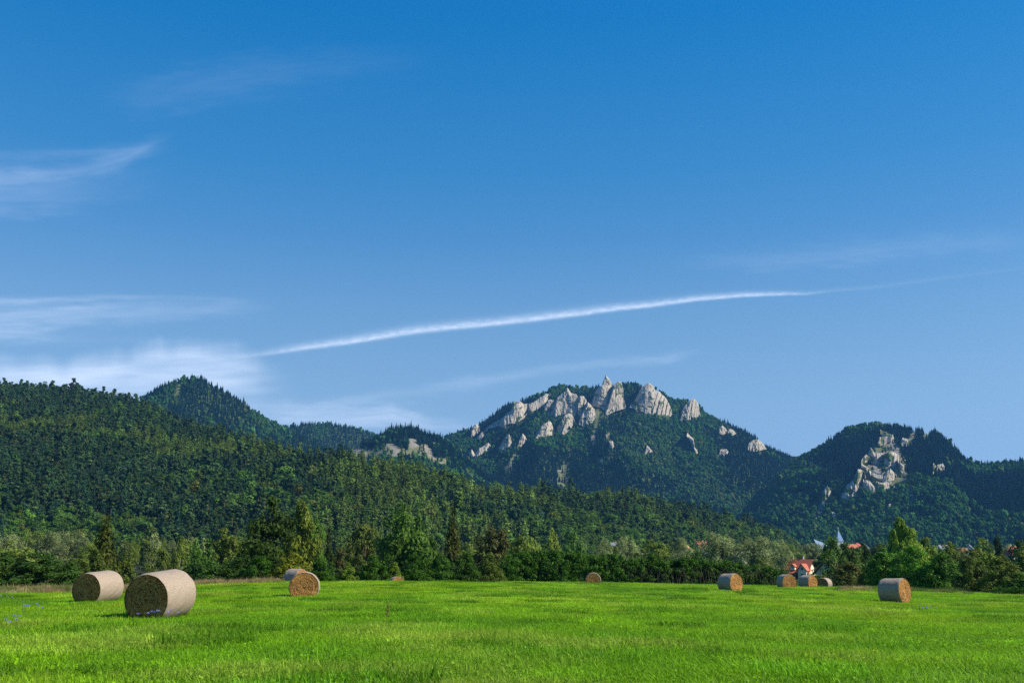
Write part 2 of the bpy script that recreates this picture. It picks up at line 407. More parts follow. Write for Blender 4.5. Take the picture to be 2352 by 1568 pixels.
# crags of the far mountains: (polygon, label)
CR = [
 ('peak', Z3([(1548,118),(1575,150),(1600,185),(1600,215),(1560,222),(1522,220),(1518,185),(1535,150)]), 'small sharp pinnacle of rock on the very summit of the rocky massif'),
 ('crag', Z3([(1465,250),(1510,210),(1595,212),(1615,250),(1600,330),(1570,430),(1535,445),(1505,405),(1420,385),(1425,340),(1450,300)]), 'broad limestone tower directly below the summit pinnacle with a shaded recess'),
 ('crag', Z3([(1640,195),(1665,188),(1690,205),(1700,260),(1705,330),(1718,380),(1715,405),(1640,425),(1560,465),(1543,470),(1550,430),(1580,350),(1605,270),(1620,220)]), 'tall narrow limestone tower just right of the summit pinnacle'),
 ('crag', Z3([(1940,188),(1985,225),(2000,260),(2040,275),(2100,340),(2130,390),(2145,450),(2158,495),(2080,475),(2010,460),(1960,455),(1900,460),(1850,445),(1810,410),(1776,400),(1785,375),(1820,350),(1850,285),(1880,230)]), 'widest smooth limestone dome face east of the summit towers'),
 ('crag', Z4([(485,333),(510,345),(535,390),(540,430),(555,475),(480,500),(430,525),(350,515),(380,470),(400,410),(440,380),(465,345)]), 'triangular limestone fang at the far right end of the summit row'),
 ('crag', Z3([(705,358),(760,365),(790,385),(830,375),(835,410),(850,430),(820,465),(790,500),(720,545),(650,548),(640,590),(600,580),(565,560),(575,520),(620,480),(680,430),(698,395)]), 'warm cream limestone wall on the left shoulder of the rocky massif'),
 ('crag', Z3([(565,528),(600,585),(560,580),(500,602),(470,604),(440,650),(400,692),(360,692),(330,730),(350,690),(390,650),(450,602),(480,578),(530,543)]), 'thin slanting limestone rib running down from the cream wall'),
 ('crag', Z3([(828,380),(890,362),(940,325),(1000,288),(1035,295),(1010,330),(980,400),(930,410),(900,425),(860,442),(835,430)]), 'slanting grey limestone step between the cream wall and the middle towers'),
 ('crag', Z3([(985,410),(1020,348),(1070,350),(1088,400),(1062,475),(1020,472),(985,440)]), 'small stubby limestone tower left of the main middle cluster'),
 ('crag', Z3([(1190,238),(1215,265),(1230,285),(1270,290),(1292,330),(1285,400),(1292,470),(1265,497),(1225,475),(1180,455),(1140,465),(1080,495),(1062,455),(1075,390),(1100,330),(1140,290),(1175,270)]), 'main middle cluster of fluted limestone towers'),
 ('crag', Z3([(1310,313),(1340,310),(1365,350),(1372,400),(1350,445),(1320,475),(1293,462),(1292,390),(1295,340)]), 'shadowed limestone pillar just right of the fluted middle cluster'),
 ('crag', Z3([(1380,372),(1410,400),(1435,430),(1453,510),(1400,545),(1360,566),(1298,563),(1310,520),(1340,450),(1360,410)]), 'clean triangular limestone tooth below the shadowed pillar'),
 ('crag', Z3([(1215,468),(1240,500),(1252,540),(1215,602),(1160,648),(1108,632),(1110,580),(1135,543),(1170,490)]), 'jagged limestone block directly below the fluted middle cluster'),
 ('crag', Z3([(1025,535),(1045,560),(1070,628),(1060,657),(1000,662),(930,682),(883,676),(915,630),(950,590),(990,560)]), 'pyramid-shaped limestone crag left of the jagged block'),
 ('crag', Z3([(655,663),(670,705),(687,752),(660,782),(620,792),(566,778),(590,740),(620,690)]), 'isolated conical limestone crag low on the left slope'),
 ('crag', Z3([(780,656),(800,680),(820,712),(780,742),(745,792),(728,800),(725,770),(750,720),(765,675)]), 'narrow limestone spike beside the isolated conical crag'),
 ('crag', Z3([(460,736),(490,770),(450,812),(400,832),(345,862),(300,852),(288,815),(315,796),(345,825),(380,790),(430,755)]), 'lowest limestone reef stretched along the left slope'),
 ('crag', Z3([(350,565),(382,590),(384,620),(350,647),(310,674),(313,610),(335,580)]), 'lone limestone fang near the left skyline of the massif'),
 ('crag', Z4([(755,578),(785,605),(802,628),(770,647),(720,652),(735,600)]), 'pale limestone knob high on the right flank of the massif'),
 ('crag', Z4([(820,608),(850,615),(880,642),(850,657),(798,642)]), 'low grey limestone hump touching the pale knob'),
 ('crag', Z4([(1065,706),(1100,720),(1128,750),(1152,782),(1060,803),(978,792),(1000,750),(1040,715)]), 'rounded limestone outcrop at the lower right skyline of the massif'),
 ('crag', Z4([(440,653),(490,700),(500,760),(537,820),(520,842),(490,780),(460,712),(433,680)]), 'thin broken limestone rib on the wooded right flank'),
 ('crag', Z4([(740,800),(790,796),(817,820),(770,840),(723,832)]), 'small limestone ledge in the woods below the pale knob'),
 ('crag', Z3([(1580,725),(1610,720),(1620,760),(1600,785),(1578,765)]), 'small limestone boulder among trees under the widest dome'),
 ('crag', Z3([(1925,760),(1985,815),(1965,832),(1905,825)]), 'small grey limestone outcrop in the woods of the middle flank'),
]
CRR = [
 (Z5([(1040,278),(1085,300),(1140,325),(1158,375),(1130,392),(1070,340),(1045,310)]), 'uppermost limestone spur under the top of the domed mountain'),
 (Z5([(1030,343),(1090,343),(1097,380),(1040,425),(1002,410)]), 'grey limestone knob left under the uppermost spur'),
 (Z5([(1240,348),(1300,368),(1305,385),(1270,422),(1218,402)]), 'small limestone outcrop right of the uppermost spur'),
 (Z5([(950,438),(980,490),(1040,493),(1055,530),(1000,572),(950,562),(928,500)]), 'notched limestone crag at the upper left of the cliff'),
 (Z5([(900,503),(932,540),(870,592),(843,602),(860,550)]), 'slim limestone crag on the left edge of the cliff'),
 (Z5([(1070,500),(1140,478),(1192,510),(1205,552),(1160,602),(1110,592),(1080,560)]), 'wide toothed limestone band at the upper right of the cliff'),
 (Z5([(1195,555),(1252,610),(1242,668),(1213,632)]), 'narrow limestone fin at the right edge of the cliff'),
 (Z5([(862,590),(925,630),(900,685),(850,645)]), 'small limestone crag in the middle left of the cliff'),
 (Z5([(820,653),(872,665),(882,720),(852,790),(820,862),(770,887),(698,903),(688,860),(740,780),(790,728)]), 'large slanting limestone slab at the lower left of the cliff'),
 (Z5([(948,650),(1000,670),(1060,680),(1110,632),(1162,690),(1152,742),(1080,752),(1020,742),(970,702)]), 'broad fluted limestone wall in the centre of the cliff'),
 (Z5([(883,733),(930,745),(980,800),(992,832),(900,822),(878,790)]), 'rough limestone crag beside the large slanting slab'),
 (Z5([(1000,752),(1112,768),(1090,822),(1030,812),(1005,775)]), 'lower limestone apron beneath the broad fluted wall'),
 (Z5([(1180,758),(1175,820),(1143,832),(1153,790)]), 'tiny limestone fin low on the right of the cliff'),
 (Z5([(545,798),(572,850),(577,890),(545,952),(498,942),(505,860),(525,820)]), 'separate limestone needle left of the cliff in the gorge'),
 (Z5([(590,1028),(632,1045),(632,1097),(588,1077)]), 'small limestone block below the separate needle'),
 (Z5([(1560,598),(1602,583),(1627,620),(1600,648),(1545,642)]), 'limestone outcrop on the right shoulder of the domed mountain'),
 (Z5([(1520,578),(1542,610),(1518,665),(1508,620)]), 'thin limestone sliver beside the right shoulder outcrop'),
 (Z5([(1115,953),(1142,970),(1080,1033),(1053,1022),(1080,988)]), 'low limestone boulder pair in the woods beneath the cliff'),
]
SCREE = [Z3([(1460,430),(1500,440),(1485,520),(1468,560),(1452,640),(1450,700),(1430,738),(1405,700),(1415,660),(1440,600),(1455,540),(1440,470)]),
 Z3([(735,795),(742,830),(690,920),(640,980),(610,972),(650,930),(690,860),(715,820)]),
 Z3([(1150,905),(1218,915),(1197,1010),(1215,1060),(1160,1135),(1088,1088),(1110,1040),(1098,980),(1150,960)]),
 Z3([(1720,912),(1765,940),(1785,988),(1715,988)]), Z3([(1195,788),(1242,788),(1215,855)]), Z3([(1475,875),(1530,880),(1520,905),(1480,910)]),
 Z3([(1545,875),(1590,880),(1580,905)]), Z3([(1550,655),(1585,635),(1580,695),(1545,690)]), Z3([(2295,900),(2340,905),(2330,930),(2290,925)])]
SCREE_R = [Z5([(1285,738),(1330,800),(1337,880),(1358,928),(1308,932),(1298,850)]), Z5([(430,1068),(492,1090),(470,1122),(428,1112)]),
 Z5([(690,880),(720,900),(640,945),(640,930)]), Z5([(1330,290),(1360,290),(1330,360),(1290,390),(1300,360)]), Z5([(1430,285),(1490,290),(1480,330),(1430,330)])]
TURF_R = [Z5([(1000,400),(1180,390),(1270,560),(1290,740),(1230,840),(1000,850),(860,850),(830,640),(930,560)]), Z5([(500,780),(590,800),(590,960),(480,1130),(420,1100),(470,940)])]
TURF_C = [Z2([(840,780),(900,765),(980,790),(1060,790),(1130,780),(1180,740),(1250,730),(1330,770),(1400,800),(1420,700),(1470,700),(1500,760),(1560,750),(1610,800),(1640,870),(1760,880),(1820,920),(1720,990),(1640,935),(1540,905),(1440,935),(1350,885),(1250,890),(1100,930),(930,890),(860,830)]),
 Z2([(680,790),(770,785),(750,850),(670,860)]), Z2([(1640,725),(1675,740),(1650,795),(1605,795)])]
ROCK_C = [Z2([(840,780),(900,765),(990,800),(1000,840),(940,870),(860,830)]), Z2([(1400,710),(1440,690),(1500,760),(1440,790),(1400,760)]), Z2([(1230,740),(1330,780),(1310,860),(1260,860)]), Z2([(1550,750),(1610,800),(1640,900),(1600,880)])]
CLEAR_A = [Z1([(1670,190),(1655,232),(1632,302),(1600,315),(1612,250),(1638,200)])]
BARE_N = [Z1([(15,1135),(90,1070),(155,1015),(160,1045),(100,1090),(40,1140)])]

H_near.build('hill', 'wooded ridge slope falling from left to right behind the meadow', -380, 1900, 500, 60, rock=BARE_N)
H_cone.build('hill', 'blue-green cone-shaped wooded hill behind the left ridge', 205, 850, 180, 70, turf=CLEAR_A)
H_saddle.build('hill', 'low rounded far wooded hill right of the cone', 525, 1000, 120, 50)
H_crag.build('hill', 'small hill with grassy limestone slope left of the rocky massif', 680, 1255, 230, 110, rock=ROCK_C, turf=TURF_C)
H_crown.build('mountain', 'rocky wooded massif with pale limestone towers on its crest', 935, 1960, 460, 220, turf=SCREE)
H_right.build('mountain', 'domed wooded mountain with a broken limestone cliff', 1705, 2780, 460, 220, rock=[], turf=TURF_R + SCREE_R)

def crag(poly, hill, label, name='crag'):
    P = np.array(poly, float); k_ = 1.20 if hill is H_right else (1.12 if P[:, 0].max() - P[:, 0].min() < 45 else 1.06); cen = P.mean(0)
    P = cen + (P - cen) * np.array([k_, 1 + (k_ - 1) * .8]); P[:, 1] += np.where(P[:, 1] > cen[1], 2.5, 0); poly = [tuple(q) for q in P]; x0, y0 = P.min(0); x1, y1 = P.max(0)
    nx = max(16, int((x1 - x0) / .6)); ny = max(16, int((y1 - y0) / .6))
    yf = np.linspace(y0 - .5, y1 + .5, 500); xs = np.linspace(x0 + .04, x1 - .04, nx); Tp = []; Bt = []
    sd = int(x0 * 7 + y0 * 13) & 1023
    for xx in xs:                                  # upper and lower rim of every column
        m = inpoly(np.full_like(yf, xx), yf, poly)
        t_, b_ = (yf[m].min(), yf[m].max()) if m.any() else ((Tp[-1], Bt[-1]) if Tp else (P[P[:, 0].argmin(), 1], P[P[:, 0].argmin(), 1] + .4))
        Tp.append(t_); Bt.append(b_)
    Tp = np.array(Tp) + (ridged(xs / 5, xs * 0, sd, 3) - .6) * np.clip((np.array(Bt) - np.array(Tp)) * .25, 0, 3.2); Bt = np.maximum(np.array(Bt), Tp + .5)
    TT = np.linspace(0, 1, ny)[:, None]; PX = np.repeat(xs[None, :], ny, 0); PY = Tp[None, :] * (1 - TT) + Bt[None, :] * TT
    ex = np.minimum(PX - x0, x1 - PX)
    # lower rim per column, terrain depth there and behind
    cols = np.linspace(x0, x1, 60); yb = np.full(60, y1)
    for k, cx in enumerate(cols):
        m = inpoly(np.full(200, cx), np.linspace(y0, y1, 200), poly)
        if m.any(): yb[k] = np.linspace(y0, y1, 200)[m].max()
    Dl = hill.cast(cols, yb); Dl = np.convolve(np.pad(Dl, 4, 'edge'), np.ones(9) / 9, 'valid')
    wpx_ = x1 - x0; bl = .30 if wpx_ < 30 else (.45 if wpx_ < 60 else .7)      # each face stands as one plane turned a little to the south-east
    Dl = bl * Dl + (1 - bl) * Dl.min() + .30 * (cols - x0) * Dl.mean() / F * (1 - bl)
    D0 = np.interp(PX, cols, Dl); YB = np.interp(PX, cols, yb)
    Dter = hill.cast(PX, PY)
    up = np.clip(YB - PY, 0, None) * D0 / F                       # metres above the foot
    mpx = D0 / F
    e = np.minimum(np.minimum((PX - x0) * 5, (x1 - PX) * 1.3) + .2, (PY - Tp[None, :]) * 2.2 + .2); em = e * mpx
    wm = max((x1 - x0), 8) * D0.mean() / F; Th = np.clip(wm * .24, 5, 18)
    bul = Th * np.clip(em / (wm * .40), 0, 1)
    Xw = PX * mpx; Yw = PY * mpx
    # big facets and buttresses, then vertical fluting, then rubble
    nz = (ridged(Xw / 26 + .5 * fbm(Yw / 30, Xw * 0, sd), Yw / 75, sd, 3) - .55) * Th * .4 + (ridged(Xw / 9, Yw / 30, sd + 5, 3) - .5) * 4.5 + (fbm(Xw / 4, Yw / 6, sd + 9, 3) - .5) * 4.5
    # the face breaks along a few near-vertical edges, each panel turned a little differently
    pk = np.floor(Xw / 17 + .8 * fbm(Yw / 40, Yw * 0, sd + 2) + .02 * Yw); ang = (_hash(pk, pk * 0 + sd, 3) - .55) * 1.7
    nz = nz + ((Xw / 17 + .8 * fbm(Yw / 40, Yw * 0, sd + 2) + .02 * Yw) - pk - .5) * 17 * .5 * ang
    nz = nz * np.clip(em / 5, 0, 1)
    depth = D0 + np.minimum(up * .42, np.maximum(Dter - D0, 0) * .6 + up * .12) + Th * .8 - bul - nz
    back = np.maximum(depth + Th * 1.2, np.minimum(Dter + 6, depth + 90))
    def P3(d):
        dx, dy, dz = pix_dir(PX, PY); d = d + (14 if 'overgrown' in label else 0); return np.stack([dx * d, dy * d, CAMZ + dz * d], -1)
    n = ny * nx; V = np.concatenate([P3(depth).reshape(-1, 3), P3(back).reshape(-1, 3)])
    f = grid_faces(ny, nx); fb = f[:, ::-1] + n
    rim = np.concatenate([np.arange(nx), (np.arange(1, ny) * nx + nx - 1), ((ny - 1) * nx + np.arange(nx - 2, -1, -1)), (np.arange(ny - 2, 0, -1) * nx)])
    r2 = np.roll(rim, -1); side = np.stack([r2, rim, rim + n, r2 + n], 1)
    vg = ((fbm(Xw / 12, Yw / 8, sd + 3, 4) > (.56 if hill is H_right else .66)) & (np.clip(em, 0, 9) > 1)).astype(float)
    vg = np.concatenate([vg.ravel(), vg.ravel()])
    me = mesh(name, V, [np.concatenate([f[:, ::-1], fb[:, ::-1], side[:, ::-1]])], M_rock, False, {'veg': vg})
    me.shade_smooth() if False else None
    return tag(obj('limestone_' + name, me), label, 'rock', 'limestone crags on the far mountains')
for nm, q, lb in CR: crag(q, H_crown, lb, nm)
for q, lb in CRR: crag(q, H_right, lb)

# ------------------------------------------------------------------ foliage builders
def unit(v): return v / (np.linalg.norm(v, axis=-1, keepdims=True) + 1e-9)
def leaf_quads(C, N, size, g, asp=.55):
    n = len(C); N = unit(N); t = unit(np.cross(N, unit(g.normal(size=(n, 3))))); b = np.cross(N, t)
    s = (size * g.uniform(.6, 1.3, n))[:, None]
    return np.stack([C + t * s * .5, C + b * s * .5 * asp, C - t * s * .5, C - b * s * .5 * asp], 1).reshape(-1, 3)
def clusters_to_leaves(mb, cc, cr, n, size, g, flat=.8, up=.25, asp=.6, ctint=None):
    k = g.integers(0, len(cc), n); wgt = cr ** 2 / (cr ** 2).sum(); k = g.choice(len(cc), n, p=wgt)
    d = unit(g.normal(size=(n, 3)) + np.array([0, 0, up])); r = cr[k] * g.uniform(.55, 1.08, n)
    C = cc[k] + d * r[:, None] * np.array([1, 1, flat])
    ct = g.uniform(0, 1, len(cc)) if ctint is None else ctint
    tint = np.clip(.55 * ct[k] + .45 * g.uniform(0, 1, n), 0, 1)
    mid = cc.mean(0); out = unit((C - mid) / (np.ptp(cc, axis=0) + .1))
    N = unit(d * .75 + out * .6 + np.array([0, 0, .15]) + g.normal(size=(n, 3)) * .6)
    mb.quads(leaf_quads(C, N, size, g, asp), np.repeat(tint, 4))
PROF = {
 'round': lambda t: np.sqrt(np.clip(1 - (2 * t - 1) ** 2, 0, 1)) ** .8 * (1.05 - .15 * t),
 'oval': lambda t: np.sin(np.pi * np.clip(t, 0, 1) ** .75) ** .65,
 'tall': lambda t: np.sin(np.pi * (.04 + .93 * np.clip(t, 0, 1)) ** .72) ** .55 * (1.08 - .28 * t),
 'bush': lambda t: np.sqrt(np.clip(1 - t ** 2.2, 0, 1)) * (.92 + .1 * np.sin(6 * t)),
 'cone': lambda t: (1 - t) ** .42 * (.95 + .1 * np.sin(20 * t)) + .02,
}
def broad_crown(seed, h, w, z0, prof, ncl, nleaf, size, rel=.16, flat=.8, gaps=.0, mat=None, lobes=.22, asp=.6):
    g = np.random.default_rng(seed); pf = PROF[prof]
    t = g.uniform(0, 1, ncl * 3); a = g.uniform(0, 2 * math.pi, ncl * 3)
    keep = g.uniform(0, 1, len(t)) < pf(t) + .15; t = t[keep][:ncl]; a = a[keep][:ncl]; m = len(t)
    ph = g.uniform(0, 6.28, 3); kk = g.integers(2, 5)
    lob = 1 + lobes * np.sin(a * kk + ph[0] + 3 * t) * np.sin(5 * t + ph[1]) + g.normal(0, .07, m)
    rad = pf(t) * w / 2 * lob * np.where(g.uniform(0, 1, m) < .72, g.uniform(.72, 1, m), g.uniform(.1, .7, m))
    cr = w * rel * g.uniform(.55, 1.25, m) * (.65 + .5 * pf(t))
    rad = np.maximum(rad - cr * .6, 0)
    cc = np.stack([np.cos(a) * rad, np.sin(a) * rad, z0 + (h - z0 - cr * .4) * t + .0], 1)
    cc[:, 2] = np.maximum(cc[:, 2], z0 + cr * .3)
    mb = MB(); clusters_to_leaves(mb, cc, cr, nleaf, size, g, flat, asp=asp)
    return mb.build('crown', mat or M_leaf), cc
def trunk_mesh(seed, h, r, cc, mat, lean=0.0, top=.85, nl=9):
    g = np.random.default_rng(seed + 5); mb = MB(); k = 9
    z = np.linspace(-.15, h * top, k); wob = np.cumsum(g.normal(0, h * .008, (k, 2)), 0) + np.outer(z, [lean, lean * .3])
    P = np.concatenate([wob, z[:, None]], 1); mb.tube(P, r * np.linspace(1.15, .15, k) ** .9, 8)
    if len(cc):
        for i in g.choice(len(cc), min(nl, len(cc)), replace=False):
            j = int(np.clip((cc[i, 2] * .6) / (h * top) * k, 1, k - 2)); p0 = P[j]; p1 = cc[i]
            mid = (p0 + p1) / 2 + np.array([0, 0, .06 * h]); rr = r * .35
            mb.tube([p0, mid, p1], [rr, rr * .6, rr * .2], 5)
    return mb.build('trunk', mat)
def spruce_crown(seed, h, w, z0, whorls, per, cards, size, mat=None, droop=.35, power=.85):
    g = np.random.default_rng(seed); C = []; N = []; T = []
    for i in range(whorls):
        t = (i + g.uniform(-.3, .3)) / whorls; z = z0 + (h - z0) * t; L = w / 2 * max(1 - t, .03) ** power * g.uniform(.82, 1.1)
        for j in range(per if t < .8 else max(3, per // 2)):
            a = g.uniform(0, 2 * math.pi); l = L * g.uniform(.7, 1.12); n = max(3, int(cards * (l / (w / 2)) + 2)); bt = g.uniform(0, 1)
            s = g.uniform(.12, 1, n) ** .8
            x = s * l; dz = -droop * x * (1.1 - .55 * s) + .06 * l * s * s
            sp = g.normal(0, 1, n) * (.06 + .10 * (1 - s)) * l + g.normal(0, .04, n)
            hang = -np.abs(g.normal(0, .10, n)) * (.4 + .12 * w)
            C.append(np.stack([np.cos(a) * x - np.sin(a) * sp, np.sin(a) * x + np.cos(a) * sp, z + dz + hang], 1))
            N.append(np.stack([np.cos(a) * .8 + g.normal(0, .3, n), np.sin(a) * .8 + g.normal(0, .3, n), .6 + g.normal(0, .25, n)], 1))
            T.append(np.clip(.35 * bt + .35 * s + .3 * g.uniform(0, 1, n), 0, 1))
    C = np.concatenate(C); N = np.concatenate(N); T = np.concatenate(T)
    mb = MB(); mb.quads(leaf_quads(C, N, size, g, .45), np.repeat(T, 4)); return mb.build('crown', mat or M_leaf)
def pine_crown(seed, h, w, z0, ncl, nleaf, size, mat=None):
    g = np.random.default_rng(seed); t = np.sort(g.uniform(0, 1, ncl)); a = g.uniform(0, 6.28, ncl)
    rad = w / 2 * np.sin(np.pi * (.30 + .68 * t)) ** .85 * g.uniform(.25, .95, ncl)
    cc = np.stack([np.cos(a) * rad, np.sin(a) * rad, z0 + (h - z0) * t * .96], 1); cr = w * .17 * g.uniform(.7, 1.3, ncl)
    mb = MB(); clusters_to_leaves(mb, cc, cr, nleaf, size, g, .72, .4); return mb.build('crown', mat or M_leaf), cc

# far trees: solid little shapes
def far_conifer(seed, mat):
    g = np.random.default_rng(seed); mb = MB(); tiers = 5; k = 7
    for i in range(tiers):
        zt = (i + 1.9) / (tiers + .9); zb = i / (tiers + .9) * .97; r = .5 * (1 - i / tiers) ** .8 * g.uniform(.85, 1.15)
        a = np.arange(2 * k) * math.pi / k + g.uniform(0, 6); rr = r * np.where(np.arange(2 * k) % 2, .55, 1.0) * g.uniform(.8, 1.2, 2 * k)
        V = np.stack([np.cos(a) * rr, np.sin(a) * rr, zb + g.uniform(-.04, .04, 2 * k)], 1)
        V = np.concatenate([V, [[g.normal(0, .02), g.normal(0, .02), min(zt, 1)]]]); n = 2 * k
        mb.add(V, np.array([[j, (j + 1) % n, n] for j in range(n)]), g.uniform(0, 1, n + 1))
    return mb.build('far_conifer', mat)
def far_broad(seed, mat):
    g = np.random.default_rng(seed); mb = MB()
    for i in range(7):
        a = g.uniform(0, 6.28); t = g.uniform(.25, .85) if i else .55; rad = (.27 * g.uniform(.3, 1)) if i else 0; c = np.array([math.cos(a) * rad, math.sin(a) * rad, t])
        r = g.uniform(.16, .27) if i else .36
        th = np.linspace(0, math.pi, 6)[:, None]; ph = np.linspace(0, 2 * math.pi, 9)[None, :-1]
        V = np.stack([np.sin(th) * np.cos(ph), np.sin(th) * np.sin(ph), np.cos(th) + 0 * ph], -1).reshape(-1, 3)
        V = c + V * r * g.uniform(.72, 1.2, (len(V), 1)); n = 8
        f = np.array([[q * n + j, (q + 1) * n + j, (q + 1) * n + (j + 1) % n, q * n + (j + 1) % n] for q in range(5) for j in range(n)])
        mb.add(V, f, np.clip(g.uniform(0, 1) * .5 + g.uniform(0, .5, len(V)), 0, 1))
    return mb.build('far_broadleaf', mat)

# ------------------------------------------------------------------ point instancing for uncountable masses
def proto_coll(name, meshes):
    c = bpy.data.collections.new(name)
    for i, m in enumerate(meshes):
        o = bpy.data.objects.new('%s_%02d' % (name, i), m); c.objects.link(o)
    return c
def scatter(name, label, coll, P, rot, scl, idx, colr, cat='forest', tilt=None):
    me = bpy.data.meshes.new(name); P = np.asarray(P, np.float32); n = len(P)
    me.vertices.add(n); me.vertices.foreach_set('co', P.ravel())
    rv = np.zeros((n, 3), np.float32); rv[:, 2] = rot
    if tilt is not None: rv[:, :2] = tilt
    a = me.attributes.new('rot', 'FLOAT_VECTOR', 'POINT'); a.data.foreach_set('vector', rv.ravel())
    a = me.attributes.new('scl', 'FLOAT_VECTOR', 'POINT'); a.data.foreach_set('vector', np.asarray(scl, np.float32).ravel())
    a = me.attributes.new('idx', 'INT', 'POINT'); a.data.foreach_set('value', np.asarray(idx, np.int32))
    cc = np.concatenate([colr, np.ones((n, 1))], 1).astype(np.float32)
    a = me.attributes.new('tcol', 'FLOAT_COLOR', 'POINT'); a.data.foreach_set('color', cc.ravel())
    g = bpy.data.node_groups.new(name + '_nodes', 'GeometryNodeTree')
    g.interface.new_socket('Geometry', in_out='INPUT', socket_type='NodeSocketGeometry')
    g.interface.new_socket('Geometry', in_out='OUTPUT', socket_type='NodeSocketGeometry')
    gi = g.nodes.new('NodeGroupInput'); go = g.nodes.new('NodeGroupOutput')
    ci = g.nodes.new('GeometryNodeCollectionInfo'); ci.inputs['Collection'].default_value = coll
    ci.inputs['Separate Children'].default_value = True; ci.inputs['Reset Children'].default_value = True
    ip = g.nodes.new('GeometryNodeInstanceOnPoints'); ip.inputs['Pick Instance'].default_value = True
    def na(nm, t):
        x = g.nodes.new('GeometryNodeInputNamedAttribute'); x.data_type = t; x.inputs['Name'].default_value = nm
        return [o for o in x.outputs if o.enabled][0]
    g.links.new(gi.outputs[0], ip.inputs['Points']); g.links.new(ci.outputs[0], ip.inputs['Instance'])
    g.links.new(na('idx', 'INT'), ip.inputs['Instance Index'])
    er = g.nodes.new('FunctionNodeEulerToRotation'); g.links.new(na('rot', 'FLOAT_VECTOR'), er.inputs[0]); g.links.new(er.outputs[0], ip.inputs['Rotation'])
    g.links.new(na('scl', 'FLOAT_VECTOR'), ip.inputs['Scale']); g.links.new(ip.outputs[0], go.inputs[0])
    o = obj(name, me); md = o.modifiers.new('scatter', 'NODES'); md.node_group = g
    return tag(o, label, cat, kind='stuff')

# ------------------------------------------------------------------ colours of tree kinds (linear albedo)
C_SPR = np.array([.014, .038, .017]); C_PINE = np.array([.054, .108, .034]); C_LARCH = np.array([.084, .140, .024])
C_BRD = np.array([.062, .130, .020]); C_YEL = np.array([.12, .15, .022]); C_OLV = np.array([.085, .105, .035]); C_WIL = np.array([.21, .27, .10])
def vary(c, n, g, v=.22):
    c = np.broadcast_to(c, (n, 3)); b = np.exp(g.normal(0, v * .85, (n, 1))); h = 1 + g.normal(0, .04, (n, 3)); return np.clip(c * b * h, .004, .5)
def polar_points(hill, px0, px1, sp, t0=0, t1=1.06, g=rng):
    a0, a1 = az_of(px0)[0], az_of(px1)[0]; out = []
    dmin = min(hill.bD) ; dmax = max(hill.rD) * 1.06; D = dmin
    while D < dmax:
        n = max(2, int((a1 - a0) * D / sp)); az = a0 + (np.arange(n) + g.uniform(-.45, .45, n)) * (a1 - a0) / n
        d = D + g.uniform(-.5, .5, n) * sp; b, r = hill.sD(az); t = (d - b) / (r - b); m = (t >= t0) & (t <= t1)
        out.append(np.stack([az[m], d[m], t[m]], 1)); D += sp * .92
    o = np.concatenate(out); az, d, t = o.T
    x = np.sin(az) * d; y = np.cos(az) * d; z = hill.zpol(az, d); return x, y, z, t
def mask_polys(x, y, z, polys, below=0):
    px, py = project(x, y, z); m = np.zeros(len(x), bool)
    for q in polys:
        m |= inpoly(px, py, q)
        if below: m |= inpoly(px, py - below, q) | inpoly(px, py - below * .5, q) | inpoly(px, py - below * .25, q)
    return m

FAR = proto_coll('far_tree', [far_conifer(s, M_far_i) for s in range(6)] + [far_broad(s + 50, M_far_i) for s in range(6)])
def far_forest(hill, name, label, px0, px1, sp, th, bfrac, skip=(), sparse=(), light=(), lightc=None, seed=1):
    g = np.random.default_rng(seed); x, y, z, t = polar_points(hill, px0, px1, sp, 0.0, 1.07, g)
    keep = ~mask_polys(x, y, z, skip, 7) & ~(mask_polys(x, y, z, skip, 14) & (g.uniform(0, 1, len(x)) < .72)) | (mask_polys(x, y, z, SCREE) & (g.uniform(0, 1, len(x)) < .16)); sm = mask_polys(x, y, z, sparse); keep &= ~(sm & (g.uniform(0, 1, len(x)) < .76))
    cl = fbm(x / 60, y / 60, seed + 40, 3); keep &= g.uniform(0, 1, len(x)) < .97
    x, y, z, t, cl, sm = [q[keep] for q in (x, y, z, t, cl, sm)]; n = len(x)
    nb = fbm(x / 110, y / 150, seed + 20, 4); br = nb < bfrac(x, y, t) + g.normal(0, .05, n)
    br |= sm & (g.uniform(0, 1, n) < .5)
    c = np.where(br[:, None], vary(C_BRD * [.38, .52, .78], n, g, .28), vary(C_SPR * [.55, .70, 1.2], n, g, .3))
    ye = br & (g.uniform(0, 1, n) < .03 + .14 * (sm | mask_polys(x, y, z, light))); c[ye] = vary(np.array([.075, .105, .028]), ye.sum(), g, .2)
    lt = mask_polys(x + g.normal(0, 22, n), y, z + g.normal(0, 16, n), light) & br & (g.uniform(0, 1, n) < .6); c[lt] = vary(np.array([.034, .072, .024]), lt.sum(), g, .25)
    h = th * np.exp(g.normal(0, .22, n)) * np.where(br, .85, 1.05) * np.where(sm, .6, 1)
    wd = np.where(br, h * g.uniform(.65, .95, n), h * g.uniform(.32, .5, n)); 
    idx = np.where(br, 6 + g.integers(0, 6, n), g.integers(0, 6, n))
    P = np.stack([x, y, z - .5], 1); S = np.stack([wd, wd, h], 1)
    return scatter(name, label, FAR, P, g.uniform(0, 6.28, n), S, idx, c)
cragpolys = [q for _, q, _ in CR]; cragR = [q for q, l_ in CRR if 'overgrown' not in l_]
cst = lambda v: (lambda x, y, t: v + 0 * t)
far_forest(H_cone, 'forest', 'dense mixed wood covering the cone-shaped hill', 230, 840, 6.0, 10.5, lambda x, y, t: .50 + .12 * np.sin(np.clip(t, 0, 1) * 6) + 0 * t, skip=CLEAR_A, light=[Z1([(1700,340),(1900,300),(2150,330),(2300,420),(2300,560),(1900,600),(1500,420)])], seed=101)
